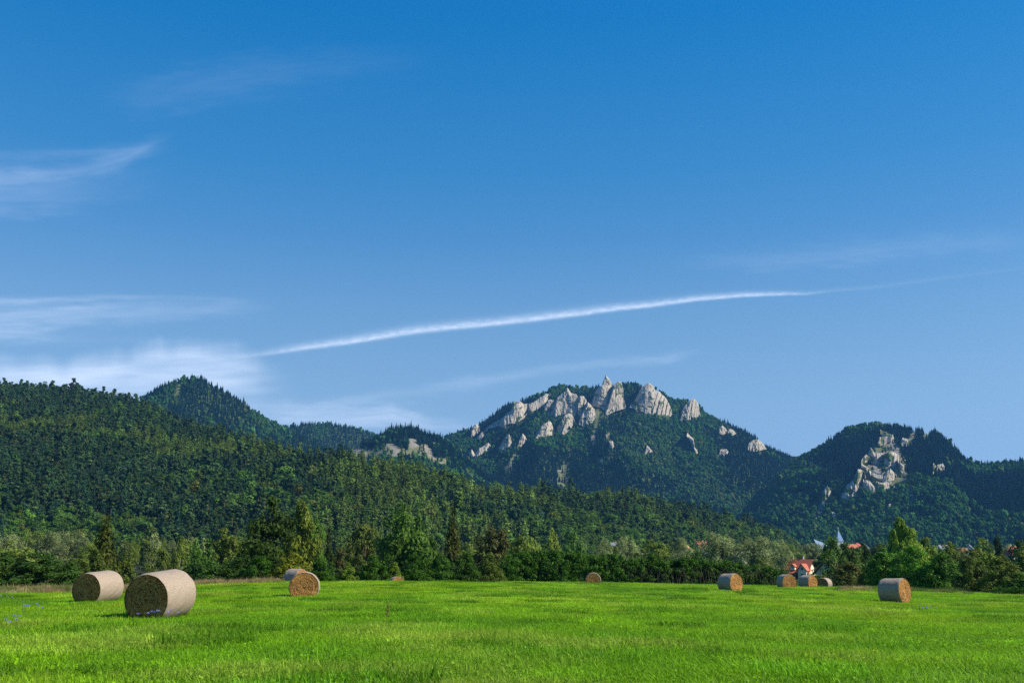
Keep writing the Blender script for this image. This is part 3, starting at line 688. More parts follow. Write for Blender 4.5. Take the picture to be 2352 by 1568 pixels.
far_forest(H_saddle, 'forest', 'dense wood on the low rounded far hill', 540, 980, 7.0, 11, cst(.44), seed=102)
far_forest(H_crag, 'forest', 'conifers and shrubs round the grassy limestone slope', 700, 1240, 5.5, 14, cst(.40), skip=ROCK_C, sparse=TURF_C, seed=103)
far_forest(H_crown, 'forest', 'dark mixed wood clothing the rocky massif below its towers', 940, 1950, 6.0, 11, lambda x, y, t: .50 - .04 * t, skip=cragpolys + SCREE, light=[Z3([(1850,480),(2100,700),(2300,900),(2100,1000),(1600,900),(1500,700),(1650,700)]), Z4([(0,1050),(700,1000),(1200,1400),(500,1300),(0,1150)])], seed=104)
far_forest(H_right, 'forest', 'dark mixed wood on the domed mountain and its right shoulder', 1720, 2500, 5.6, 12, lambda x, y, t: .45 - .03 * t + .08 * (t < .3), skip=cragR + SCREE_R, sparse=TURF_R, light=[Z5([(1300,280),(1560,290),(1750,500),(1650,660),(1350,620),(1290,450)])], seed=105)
# flat valley floor between the near ridge and the mountains
def valley_wood():
    g = np.random.default_rng(9); n = 5200; D = np.sqrt(g.uniform(650 ** 2, 1900 ** 2, n)); px = g.uniform(1820, 2500, n)
    az = az_of(px)[0]; x = np.sin(az) * D; y = np.cos(az) * D
    m = fbm(x / 120, y / 160, 66, 3) > .42 - .1 * (D > 1100); x, y, D = x[m], y[m], D[m]; n = len(x); z = ground_z(x, y)
    c = np.where((g.uniform(0, 1, n) < .45)[:, None], vary(C_WIL * .8, n, g), vary(C_BRD, n, g, .3)); h = g.uniform(7, 13, n); wd = h * g.uniform(.7, 1.1, n)
    scatter('woodland', 'blue-green broadleaf trees massed on the valley floor under the domed mountain', FAR, np.stack([x, y, z - .5], 1), g.uniform(0, 6.28, n), np.stack([wd, wd, h], 1), 6 + g.integers(0, 6, n), c)
valley_wood()

# ------------------------------------------------------------------ the near ridge: individual trees in front, the rest as one wood
def ridge_protos(mat):
    L = []
    for s in range(4): L.append(('pine', pine_crown(200 + s, 1, .29, .22, 20, 800, .062, mat)[0]))
    for s in range(4): L.append(('spruce', spruce_crown(210 + s, 1, .25, .08, 20, 7, 8, .070, mat, .30)))
    for s in range(4): L.append(('larch', spruce_crown(220 + s, 1, .21, .20, 20, 7, 8, .064, mat, .14, .62)))
    for s in range(5): L.append(('broad', broad_crown(230 + s, 1, .72, .06, ('oval', 'round', 'tall')[s % 3], 24, 1300, .072, .16, mat=mat)[0]))
    return L
RP = ridge_protos(M_leaf); RPi = ridge_protos(M_leaf_i)
def trunk_simple(r, h, mat):
    mb = MB(); mb.tube([(0, 0, -.03), (0.004, 0, h * .5), (0, .006, h)], [r, r * .75, r * .3], 5); return mb.build('trunk', mat)
TRK = trunk_simple(.011, .92, M_pinebark); TRKB = trunk_simple(.014, .6, M_bark)
# the instanced versions carry their trunk in the same mesh
def with_trunk(me, tr):
    V0 = np.empty(len(me.vertices) * 3, np.float32); me.vertices.foreach_get('co', V0); V1 = np.empty(len(tr.vertices) * 3, np.float32); tr.vertices.foreach_get('co', V1)
    l0 = np.empty(len(me.loops), np.int32); me.loops.foreach_get('vertex_index', l0); l1 = np.empty(len(tr.loops), np.int32); tr.loops.foreach_get('vertex_index', l1)
    t0 = np.empty(len(me.vertices), np.float32); me.attributes['tint'].data.foreach_get('value', t0)
    f0 = l0.reshape(-1, 4); f1 = l1.reshape(-1, 4) + len(me.vertices)
    return mesh(me.name, np.concatenate([V0, V1]).reshape(-1, 3), [np.concatenate([f0, f1])], [me.materials[0], tr.materials[0]], False, {'tint': np.concatenate([t0, np.zeros(len(tr.vertices))])}, np.concatenate([np.zeros(len(f0)), np.ones(len(f1))]))
RIDGE = proto_coll('ridge_tree', [with_trunk(m, TRKB if k == 'broad' else TRK) for k, m in RPi])
def near_ridge():
    g = np.random.default_rng(77); x, y, z, t = polar_points(H_near, -330, 1905, 5.5, -.02, 1.08, g)
    px, py = project(x, y, z); keep = ~mask_polys(x, y, z, BARE_N)
    x, y, z, t, px, py = [q[keep] for q in (x, y, z, t, px, py)]; n = len(x); D = np.hypot(x, y)
    nb = fbm(x / 55, y / 60, 5, 4) + g.normal(0, .06, n)
    pb = np.interp(px, [0, 300, 600, 1000, 1150, 1300, 1500, 1900], [.42, .42, .34, .32, .44, .50, .56, .62]) + .15 * (t < .16) + .03 * (t < .40) - .04 - .1 * (t > .8) * (px < 1150)
    br = nb < pb; lar = (~br) & (fbm(x / 80, y / 80, 15, 3) < np.interp(px, [0, 500, 700, 1150, 1300, 1900], [.30, .40, .58, .60, .45, .35]))
    spr = (~br) & (~lar) & (g.uniform(0, 1, n) < .40); k = g.integers(0, 4, n)
    idx = np.where(br, 12 + g.integers(0, 5, n), np.where(lar, 8 + k, np.where(spr, 4 + k, k)))
    c = np.where(br[:, None], vary(C_BRD * 1.05, n, g, .30), np.where(lar[:, None], vary(C_LARCH, n, g, .3), np.where(spr[:, None], vary(C_SPR * 1.8, n, g, .3), vary(C_PINE, n, g, .25))))
    ye = br & (g.uniform(0, 1, n) < .10); c[ye] = vary(C_YEL * .9, ye.sum(), g)
    hb = np.interp(px, [0, 400, 800, 1100, 1400, 1900], [17, 17, 20, 20, 16, 13])
    h = hb * np.exp(g.normal(0, .16, n)) * np.where(br, .80, 1.0) * np.where(t < .15, .85, 1); wf = g.uniform(.85, 1.25, n)
    wf = wf * np.where(idx < 4, 1.15, 1)
    # largest in the picture, and seen: the foot zone of the ridge and its front rows
    ang = h / D; order = np.argsort(-ang); ok = (px > -60) & (px < 1890)
    con = [i for i in order if ok[i] and not br[i]][:290]; brd = [i for i in order if ok[i] and br[i]][:270]
    kinds = {'pine': ('pine_tree', 'pine', 'scots pines on the near wooded ridge', 'grey-green pine in the front rows of the near wooded ridge'),
             'spruce': ('spruce_tree', 'spruce', 'spruces on the near wooded ridge', 'dark pointed spruce in the front rows of the near wooded ridge'),
             'larch': ('larch_tree', 'larch', 'larches on the near wooded ridge', 'slender yellow-green larch in the front rows of the near wooded ridge'),
             'broad': ('deciduous_tree', 'broadleaf tree', 'broadleaf trees on the near wooded ridge', 'leafy green tree in the front rows of the near wooded ridge')}
    med = {k_: float(np.median([c[i].sum() for i in con + brd if RP[idx[i]][0] == k_] or [0])) for k_ in kinds}; rowt = float(np.median(t[con + brd]))
    for i in con + brd:
        kd, me = RP[idx[i]]; nm, cat, grp, lab = kinds[kd]
        zn = ('behind the two left bales', 'above the big dark evergreen', 'behind the middle tree row', 'above the left half of the hedge', 'above the pale willows')[int(np.searchsorted([300, 700, 1160, 1500], px[i]))]
        tone = 'bright' if c[i].sum() > med[kd] else 'dark'; row = 'first rows' if t[i] < rowt else 'upper rows'
        lab = '%s %s %s on near ridge %s' % (tone, {'pine': 'grey-green pine', 'spruce': 'pointed spruce', 'larch': 'slender larch', 'broad': 'leafy tree'}[kd], 'low' if row == 'first rows' else 'high', zn); grp = grp + ', ' + tone + ', ' + row + ' ' + zn
        r = empty(nm, (x[i], y[i], z[i] - .4), g.uniform(0, 6.28)); tag(r, lab, cat, grp)
        r.scale = (h[i] * wf[i], h[i] * wf[i], h[i])
        o = obj('crown', me, r); o.color = tuple(c[i]) + (1,); obj('trunk', TRKB if kd == 'broad' else TRK, r)
    used = np.zeros(n, bool); used[con + brd] = True; m = ~used
    scatter('forest', 'dense pine, larch and leafy wood covering the near ridge', RIDGE, np.stack([x, y, z - .4], 1)[m], g.uniform(0, 6.28, m.sum()), np.stack([h * wf, h * wf, h], 1)[m], idx[m], c[m])
near_ridge()

# ------------------------------------------------------------------ trees and shrubs of the valley and the meadow edge
PB = {}
def proto(kind, v):
    key = (kind, v)
    if key in PB: return PB[key]
    s = hash_seed = sum(map(ord, kind)) * 31 + v * 97
    # unit size: height 1, width about 1 (scaled per tree)
    if kind == 'broad':   c, cc = broad_crown(s, 1, 1, .10, 'oval', 62, 9000, .046, .105, lobes=.25); t = trunk_mesh(s, 1, .022, cc, M_bark)
    elif kind == 'round': c, cc = broad_crown(s, 1, 1, .12, 'round', 70, 9000, .045, .10, lobes=.2); t = trunk_mesh(s, 1, .026, cc, M_bark)
    elif kind == 'willow':c, cc = broad_crown(s, 1, 1, .08, 'round', 90, 12000, .040, .10, lobes=.25, flat=1.05, asp=.42); t = trunk_mesh(s, 1, .03, cc, M_bark)
    elif kind == 'tall':  c, cc = broad_crown(s, 1, 1, .10, 'tall', 60, 8000, .050, .13, lobes=.3); t = trunk_mesh(s, 1, .016, cc, M_bark)
    elif kind == 'birch': c, cc = broad_crown(s, 1, 1, .12, 'tall', 42, 4200, .052, .13, lobes=.35); t = trunk_mesh(s, 1, .013, cc, M_birch, lean=.03, top=.95)
    elif kind == 'bush':  c, cc = broad_crown(s, 1, 1, .0, 'bush', 95, 10000, .042, .10, lobes=.12, flat=.9); t = trunk_mesh(s, 1, .02, cc, M_bark, top=.5, nl=14)
    elif kind == 'spruce':c = spruce_crown(s, 1, 1, .05, 26, 13, 22, .062, None, .30); t = trunk_mesh(s, 1, .016, [], M_bark, top=.96)
    elif kind == 'yew':   c, cc = broad_crown(s, 1, 1, .03, 'cone', 95, 10000, .046, .12, lobes=.15, flat=.6); t = trunk_mesh(s, 1, .02, cc, M_bark, top=.9)
    elif kind == 'scrub': c, cc = broad_crown(s, 1, 1, .0, 'bush', 46, 3600, .062, .14, lobes=.3); t = trunk_mesh(s, 1, .012, cc, M_bark, top=.6, nl=16)
    elif kind == 'mid':   c, cc = broad_crown(s, 1, 1, .05, ('round', 'oval')[v % 2], 44, 3600, .066, .14, lobes=.22); t = trunk_mesh(s, 1, .02, cc, M_bark, nl=5)
    elif kind == 'midcon':c = spruce_crown(s, 1, 1, .08, 20, 10, 12, .08, None, .28); t = trunk_mesh(s, 1, .016, [], M_bark, top=.95)
    PB[key] = (c, t); return PB[key]
def plant(name, kind, v, px, ytop, wpx, D, color, label, cat, group=None, dy=0, sink=.15, depth=.85):
    g = np.random.default_rng(int(px * 13 + ytop * 7 + D))
    x, y, _ = at(px, 1300, D); x = float(x); y = float(y); z = float(ground_z(x, y)) - sink
    top = float(at(px, ytop, D)[2]); h = max(top - z, .6); wd = wpx * D / F * (1.0 if kind in ('spruce', 'midcon') else 1.2)
    c, t = proto(kind, v); r = empty(name, (x, y, z), g.uniform(0, 6.28) if kind != 'birch' else .4)
    r.scale = (wd, wd * depth, h); tag(r, label, cat, group)
    o = obj('crown', c, r); o.color = tuple(np.clip(np.array(color) * np.exp(g.normal(0, .06)), 0, 1)) + (1,)
    obj('trunk', t, r); return r
DK = np.array([.042, .092, .014]); DKG = np.array([.052, .130, .012]); OL = np.array([.12, .175, .028]); OLB = np.array([.135, .165, .032])
GR = np.array([.078, .160, .022]); YG = np.array([.18, .22, .018]); SPC = np.array([.034, .052, .010]); BR = np.array([.092, .092, .030]); SIL = np.array([.16, .20, .15])
T_ = 'broadleaf_tree'; S_ = 'shrub'
NEAR = [
 (T_, 'mid', 1, 1413, 1249, 44, 280, OL * .8, 'olive tree standing in front of the grey tin roof', 'tree'),

 # name, kind, variant, px, ytop, width px, distance, colour, label, category
 (S_, 'bush', 0, 15, 1268, 130, 92, DK, 'dark green shrub cut by the left picture edge behind the meadow', 'shrub'),
 (S_, 'bush', 1, 95, 1262, 150, 90, DK * 1.1, 'broad dark green domed shrub at the left field edge', 'shrub'),
 (S_, 'scrub', 0, 165, 1285, 80, 95, DK, 'low dark shrub between the domed shrub and the left bales', 'shrub'),
 (T_, 'round', 0, 25, 1236, 110, 150, OL * 1.2, 'olive rounded tree above the left edge shrubs', 'tree'),
 (S_, 'bush', 2, 205, 1250, 80, 98, OL * .75, 'olive brown bushy shrub hugging the left side of the drooping spruce', 'shrub'),
 ('spruce_tree', 'spruce', 0, 235, 1172, 118, 104, SPC * [1.35, 1.2, .8], 'dark drooping spruce standing alone above the two left bales', 'spruce'),
 (S_, 'scrub', 1, 285, 1265, 60, 108, OL * .7, 'thin olive shrub at the right foot of the drooping spruce', 'shrub'),
 (S_, 'bush', 3, 305, 1292, 90, 125, SIL * [.4, .42, .4], 'low grey-green shrub seen between the two left bales', 'shrub'),
 ('spruce_tree', 'midcon', 1, 327, 1246, 46, 170, C_SPR * 1.1, 'small bluish conifer beyond the gap between left bales', 'spruce'),
 ('birch_tree', 'birch', 0, 372, 1245, 46, 165, OL * .9, 'slim olive birch behind the biggest bale', 'birch'),
 ('birch_tree', 'birch', 1, 412, 1232, 48, 160, OL * .9, 'white-stemmed birch just right of and behind the biggest bale', 'birch'),
 (S_, 'bush', 4, 455, 1262, 80, 120, DK * 1.3, 'dark rounded shrub right of the white-stemmed birch', 'shrub'),
 (T_, 'broad', 0, 512, 1212, 92, 135, OLB * [1, 1.15, 1], 'yellowish olive tree left of the big dark evergreen', 'tree'),
 (S_, 'scrub', 2, 488, 1285, 85, 97, DK * 1.2, 'tangled dark green scrub above the dry grass strip', 'shrub'),
 (S_, 'bush', 5, 548, 1278, 95, 96, DK, 'dense dark shrub below the yellowish olive tree', 'shrub'),
 ('yew_tree', 'yew', 0, 622, 1142, 150, 122, SPC * [.95, 1.2, .8], 'big broad dark evergreen tree left of centre', 'evergreen tree'),
 (T_, 'tall', 0, 688, 1150, 92, 128, OLB * [.95, 1.05, .7], 'yellow-tinged tree leaning against the right side of the big dark evergreen', 'tree'),
 (T_, 'broad', 1, 722, 1190, 60, 140, GR * 1.1, 'light green tree right of the yellow-tinged tree', 'tree'),
 (S_, 'bush', 6, 600, 1272, 90, 93, DKG * .8, 'dark green shrub under the big dark evergreen', 'shrub'),
 (S_, 'bush', 7, 670, 1268, 92, 92, YG * [1, .95, 1], 'bright yellow-green shrub behind the pair of bales', 'shrub'),
 ('willow_tree', 'willow', 0, 722, 1218, 38, 230, SIL, 'small silvery willow left of the slim dark spruce', 'willow'),
 ('spruce_tree', 'spruce', 1, 753, 1205, 46, 150, SPC * [.9, .95, .9], 'slim dark spruce right of the silvery willow', 'spruce'),
 (S_, 'bush', 8, 738, 1282, 70, 94, DKG * .8, 'round dark green shrub right of the pair of bales', 'shrub'),
 (S_, 'scrub', 3, 778, 1260, 72, 112, BR * .8, 'brownish thin shrub below the slim dark spruce', 'shrub'),
 (S_, 'bush', 9, 800, 1290, 50, 95, OL * [1.1, 1.2, .7], 'small yellow-olive shrub in the dip of the shrub row', 'shrub'),
 (T_, 'round', 1, 838, 1205, 88, 150, OLB * [.8, .9, .9], 'rounded brownish olive tree with hanging twigs', 'tree'),
 (S_, 'bush', 10, 858, 1272, 86, 98, DKG * .85, 'large dark green shrub left of the half hidden bale', 'shrub'),
 (S_, 'bush', 11, 908, 1290, 50, 99, OL * [1, 1.1, .7], 'small yellowish shrub directly behind the half hidden bale', 'shrub'),
 (T_, 'tall', 1, 926, 1150, 112, 138, GR * .95, 'tall pointed green leafy tree in the middle of the row', 'tree'),
 (T_, 'broad', 2, 975, 1215, 70, 142, GR * .8, 'green leafy tree tucked right of the tall pointed one', 'tree'),
 (S_, 'bush', 12, 955, 1268, 96, 100, DKG * .75, 'broad dark green shrub right of the half hidden bale', 'shrub'),
 ('spruce_tree', 'spruce', 2, 1040, 1158, 96, 128, SPC * [1.5, 1.25, .9], 'dense dark spruce with brownish sprays near the picture centre', 'spruce'),
 (S_, 'bush', 13, 1015, 1270, 70, 101, DKG * .8, 'dark shrub under the left side of the brownish spruce', 'shrub'),
 (S_, 'bush', 14, 1068, 1265, 78, 102, DKG * .7, 'tall dark shrub under the right side of the brownish spruce', 'shrub'),
 (T_, 'round', 2, 1132, 1212, 108, 135, BR * [.9, 1, .9], 'autumn-tinged round tree right of the brownish spruce', 'tree'),
 (S_, 'bush', 15, 1126, 1268, 66, 104, OL * .85, 'olive twiggy shrub left end of the long dark hedge', 'shrub'),
 (T_, 'mid', 0, 1190, 1225, 60, 160, OL * .8, 'olive tree rising behind the left end of the long hedge', 'tree'),
 (T_, 'mid', 1, 1270, 1208, 46, 330, YG * [.8, .9, 1], 'bright yellow-green tree behind the middle of the long hedge', 'tree'),
 (T_, 'mid', 2, 1320, 1222, 50, 300, GR * 1.1, 'fresh green tree right of the bright yellow-green tree', 'tree'),
 ('willow_tree', 'willow', 1, 1385, 1238, 62, 260, C_WIL, 'pale willow above the hedge behind the lone distant bale', 'willow'),
 ('willow_tree', 'willow', 2, 1438, 1230, 58, 330, C_WIL * 1.05, 'pale willow left of the olive brown tree above the hedge', 'willow'),
 (T_, 'round', 3, 1500, 1238, 100, 190, OL * .9, 'olive brown leafy tree above the right part of the hedge', 'tree'),
 ('willow_tree', 'willow', 3, 1565, 1236, 66, 320, C_WIL * .95, 'pale willow between the olive tree and the hidden red roof', 'willow'),
 ('willow_tree', 'willow', 4, 1655, 1222, 98, 300, C_WIL * .95, 'largest pale willow with a high domed crown', 'willow'),
 (T_, 'mid', 3, 1600, 1262, 70, 260, GR * .7, 'dark leafy tree below and left of the largest willow', 'tree'),
 ('willow_tree', 'willow', 5, 1738, 1232, 112, 290, C_WIL * .9, 'wide pale willow right of the largest one, with dark trunks showing', 'willow'),
 ('willow_tree', 'willow', 6, 1795, 1240, 56, 330, C_WIL * 1.0, 'narrow pale willow left of the red-roofed house', 'willow'),
 (T_, 'mid', 5, 1797, 1254, 38, 350, OL * .7, 'small brownish olive tree just left of the red-roofed house', 'tree'),
 ('willow_tree', 'willow', 7, 1866, 1247, 78, 470, C_WIL * .85, 'round pale willow directly behind the red-roofed house', 'willow'),
 (T_, 'broad', 3, 1895, 1270, 50, 300, DK * .9, 'dark leafy tree at the right side of the red-roofed house', 'tree'),
 ('birch_tree', 'birch', 2, 1915, 1230, 58, 165, GR * 1.1, 'birch with a leaning white stem in front of the brown cottage', 'birch'),
 (T_, 'round', 4, 1952, 1243, 70, 175, GR * .62, 'dark green tree right of the leaning birch', 'tree'),
 (T_, 'broad', 4, 1985, 1242, 44, 190, GR * .6, 'narrow dark tree left of the big bright shrubs', 'tree'),
 (S_, 'scrub', 4, 1948, 1285, 90, 128, OLB * .6, 'brownish tangled shrub under the dark trees right of the house', 'shrub'),
 ('poplar_tree', 'tall', 2, 2082, 1188, 84, 150, GR * [2.0, 1.6, 1.1], 'tall leafy poplar standing above the right shrubs', 'poplar'),
 ('poplar_tree', 'tall', 3, 2128, 1228, 64, 152, OL * [1.0, 1.1, .9], 'shorter poplar at the right side of the tall one', 'poplar'),
 ('poplar_tree', 'tall', 4, 2057, 1205, 34, 149, GR * [1.9, 1.6, 1.1], 'thin side poplar at the left of the tall one', 'poplar'),
 (S_, 'bush', 16, 2030, 1258, 92, 112, DKG * 1.3, 'bright green leafy shrub below the tall poplar', 'shrub'),
 (S_, 'bush', 17, 2098, 1252, 112, 110, DKG * 1.5, 'largest bright green shrub right behind the right-hand bale', 'shrub'),
 (S_, 'bush', 18, 2165, 1262, 86, 108, DKG * 1.2, 'green shrub right of the largest bright green one', 'shrub'),
 (S_, 'bush', 19, 2180, 1242, 80, 125, OL * 1.0, 'olive shrub rising behind the green shrubs on the right', 'shrub'),
 (S_, 'bush', 20, 2232, 1262, 84, 104, OL * .7, 'olive green shrub with dark gaps on the right field edge', 'shrub'),
 (S_, 'bush', 21, 2262, 1236, 86, 126, OL * 1.15, 'pale olive pointed shrub left of the small red-spired chapel', 'shrub'),
 ('spruce_tree', 'yew', 1, 2298, 1226, 30, 260, SPC * 1.1, 'compact dark evergreen left of the small red-spired chapel', 'evergreen tree'),
 (S_, 'bush', 22, 2300, 1272, 84, 100, OL * .9, 'yellow-speckled olive shrub at the right field edge', 'shrub'),
 (S_, 'bush', 23, 2358, 1262, 96, 108, OL * 1.0, 'olive shrub cut by the right picture edge', 'shrub'),
 (T_, 'round', 5, 2346, 1240, 54, 240, DK * 1.2, 'dark tree right of the small red-spired chapel', 'tree'),
 (S_, 'scrub', 5, 2345, 1312, 90, 94, DKG * 1.1, 'low scrub in the bottom right of the shrub row', 'shrub'),
 (S_, 'scrub', 6, 1796, 1308, 80, 124, DK * 1.2, 'low dark scrub in front of the red-roofed house', 'shrub'),
 (S_, 'scrub', 7, 1862, 1313, 86, 138, OL * .7, 'low olive scrub between the house and the row of small bales', 'shrub'),
 (S_, 'scrub', 8, 1916, 1312, 70, 132, OL * .6, 'low olive brown scrub behind the last small bale', 'shrub'),
]
for a in NEAR: plant(*a)
# the long hedge: one continuous dark hedge with its own stems
def hedge():
    g = np.random.default_rng(55); mb = MB(); pxs = np.linspace(1160, 1775, 52); cc = []; cr = []; ct = []
    for p in pxs:
        D = np.interp(p, [1160, 1775], [108, 118]) + g.normal(0, .5); top = np.interp(p, [1160, 1185, 1230, 1480, 1600, 1700, 1775], [1282, 1268, 1264, 1275, 1283, 1292, 1306]) + g.normal(0, 3.0)
        x, y, _ = at(p, 1300, D); zb = float(ground_z(x, y)); zt = float(at(p, top, D)[2]); h = zt - zb; b0 = g.uniform(0, 1)
        for _ in range(34):
            t = g.uniform(0, 1) ** 1.15; r = g.uniform(.22, .48); a = g.uniform(0, 6.28); rr = 1.15 * math.sqrt(max(0, 1 - t ** 3)) * g.uniform(.3, 1)
            cc.append([x + math.cos(a) * rr, y + math.sin(a) * rr, zb + t * (h - r * .7)]); cr.append(r); ct.append(np.clip(.5 * b0 + g.uniform(0, .6), 0, 1))
    cc = np.array(cc); clusters_to_leaves(mb, cc, np.array(cr), 120000, .19, g, .9, .3, ctint=np.array(ct))
    o0 = np.array([at(1465, 1300, 113)[0], at(1465, 1300, 113)[1], 0.]); root = empty('hedge', tuple(o0))
    tag(root, 'long dark green hedge along the far meadow edge', 'hedge')
    mb.v = [v - o0 for v in mb.v]; o = obj('foliage', mb.build('foliage', M_leaf), root); o.color = tuple(DKG * .95) + (1,)
    mt = MB()
    for p in pxs:
        x, y, _ = at(p, 1300, 112); z = float(ground_z(x, y)); b = np.array([x, y, z - .1]) - o0
        for _ in range(3): mt.tube([b, b + [g.normal(0, .2), g.normal(0, .2), 1.0], b + [g.normal(0, .6), g.normal(0, .5), 1.9]], [.03, .02, .01], 5)
    obj('stems', mt.build('stems', M_bark), root)
hedge()
# further trees of the valley, row behind row
def valley_rows():
    g = np.random.default_rng(321)
    def rnd(n, pa, pb, Da, Db, ya, yb, wa, wb, kinds, cols, name, label, cat, group):
        for i in range(n):
            px = pa + (pb - pa) * (i + g.uniform(.1, .9)) / n; D = g.uniform(Da, Db); y0 = g.uniform(ya, yb)
            c = cols[g.integers(0, len(cols))] * np.exp(g.normal(0, .15))
            plant(name, kinds[g.integers(0, len(kinds))], int(g.integers(0, 5)), px, y0, g.uniform(wa, wb), D, c, label, cat, group)
    rnd(9, -40, 235, 330, 400, 1216, 1236, 50, 84, ['willow'], [C_WIL * .75, C_WIL * .9, OL], 'willow_tree', 'pale olive willow in the row behind the drooping spruce, left of it', 'willow', 'willows at the left valley edge')
    rnd(9, 262, 470, 300, 380, 1222, 1240, 45, 70, ['willow', 'mid'], [C_WIL * .65, C_WIL * .75, OL * .8], 'willow_tree', 'grey-green willow in the row above the two left bales', 'willow', 'willows above the left bales')
    rnd(12, -30, 480, 180, 260, 1262, 1284, 45, 75, ['scrub', 'mid'], [GR * .8, OL * .7, C_WIL * .45], 'shrub', 'green scrub in the gap between field edge and willows on the left', 'shrub', 'scrub behind the left field edge')
    rnd(12, 430, 840, 170, 260, 1228, 1262, 42, 66, ['mid', 'scrub'], [GR, OL * .9, GR * .8], 'broadleaf_tree', 'leafy tree filling the second row left of centre', 'tree', 'second row trees left of centre')
    rnd(15, 760, 1300, 190, 300, 1226, 1258, 44, 70, ['mid'], [GR, OL, OLB * .8, GR * .8], 'broadleaf_tree', 'leafy tree filling the second row round the centre', 'tree', 'second row trees round the centre')
    rnd(12, 440, 1180, 108, 116, 1282, 1300, 50, 80, ['scrub'], [DK, OL * .6, GR * .7], 'shrub', 'low shrub filling the foot of the tree row', 'shrub', 'low shrubs at the foot of the row')
    rnd(12, 1300, 1850, 400, 520, 1240, 1258, 36, 60, ['willow', 'mid'], [C_WIL * .9, C_WIL, OL, GR], 'willow_tree', 'pale willow in the rear row among the village roofs', 'willow', 'rear row willows by the village')
    rnd(9, 1450, 1765, 200, 250, 1274, 1290, 34, 54, ['scrub', 'mid'], [GR * .7, OL * .7, GR], 'broadleaf_tree', 'low leafy tree just above the right part of the hedge', 'tree', 'low trees above the hedge')
    rnd(14, 1960, 2380, 300, 480, 1246, 1262, 30, 52, ['mid', 'willow', 'round'], [C_WIL * .7, GR * .8, OL * .8], 'broadleaf_tree', 'leafy tree in the rows behind the right shrubs', 'tree', 'rear trees behind the right shrubs')
    rnd(10, 1975, 2380, 117, 124, 1276, 1292, 60, 90, ['bush', 'scrub'], [DKG, OL * .8, DK * 1.3], 'shrub', 'shrub packed into the right-hand field edge row', 'shrub', 'packed shrubs at the right field edge')
valley_rows()

# ------------------------------------------------------------------ hay bales
def net_mat():
    b = NB('net_wrap'); o = b.objc(); n = b.noise(5, 4, o); n2 = b.noise(26, 4, o, .7)
    sx = b.n('ShaderNodeSeparateXYZ'); b.l(o, sx.inputs[0])
    wv = b.math('SINE', b.math('MULTIPLY', sx.outputs['X'], 150.0))
    c = b.ramp(n2, [(.3, (.12, .075, .036)), (.5, (.27, .195, .12)), (.72, (.45, .355, .25))])
    c = b.mix(b.math('MULTIPLY_ADD', n, 1.3, -.45, clamp=True), c, (.28, .225, .175))
    n3 = b.noise(60, 2, o, .7); c = b.mix(b.math('MULTIPLY_ADD', wv, .10, .10, clamp=True), c, (.46, .43, .40)); c = b.scale(c, b.math('MULTIPLY_ADD', n3, 1.5, .28))
    h = b.math('ADD', b.math('MULTIPLY', wv, .15), n2)
    return b.surf(c, .62, .3, b.bump(h, .5, .02))
def hay_mat():
    b = NB('hay'); o = b.objc(); n = b.noise(9, 5, o, .65); t = b.attr('tint').outputs['Fac']
    c = b.ramp(b.math('ADD', b.math('MULTIPLY', n, .5), b.math('MULTIPLY', t, .55)), [(.24, (.11, .035, .006)), (.40, (.36, .155, .035)), (.60, (.58, .33, .10)), (.85, (.88, .60, .26))])
    return b.surf(c, .8, .15, b.bump(n, .7, .03))
M_net = net_mat(); M_hay = hay_mat()
M_plastic = flat('torn_net', (.75, .76, .78), .35, .4)
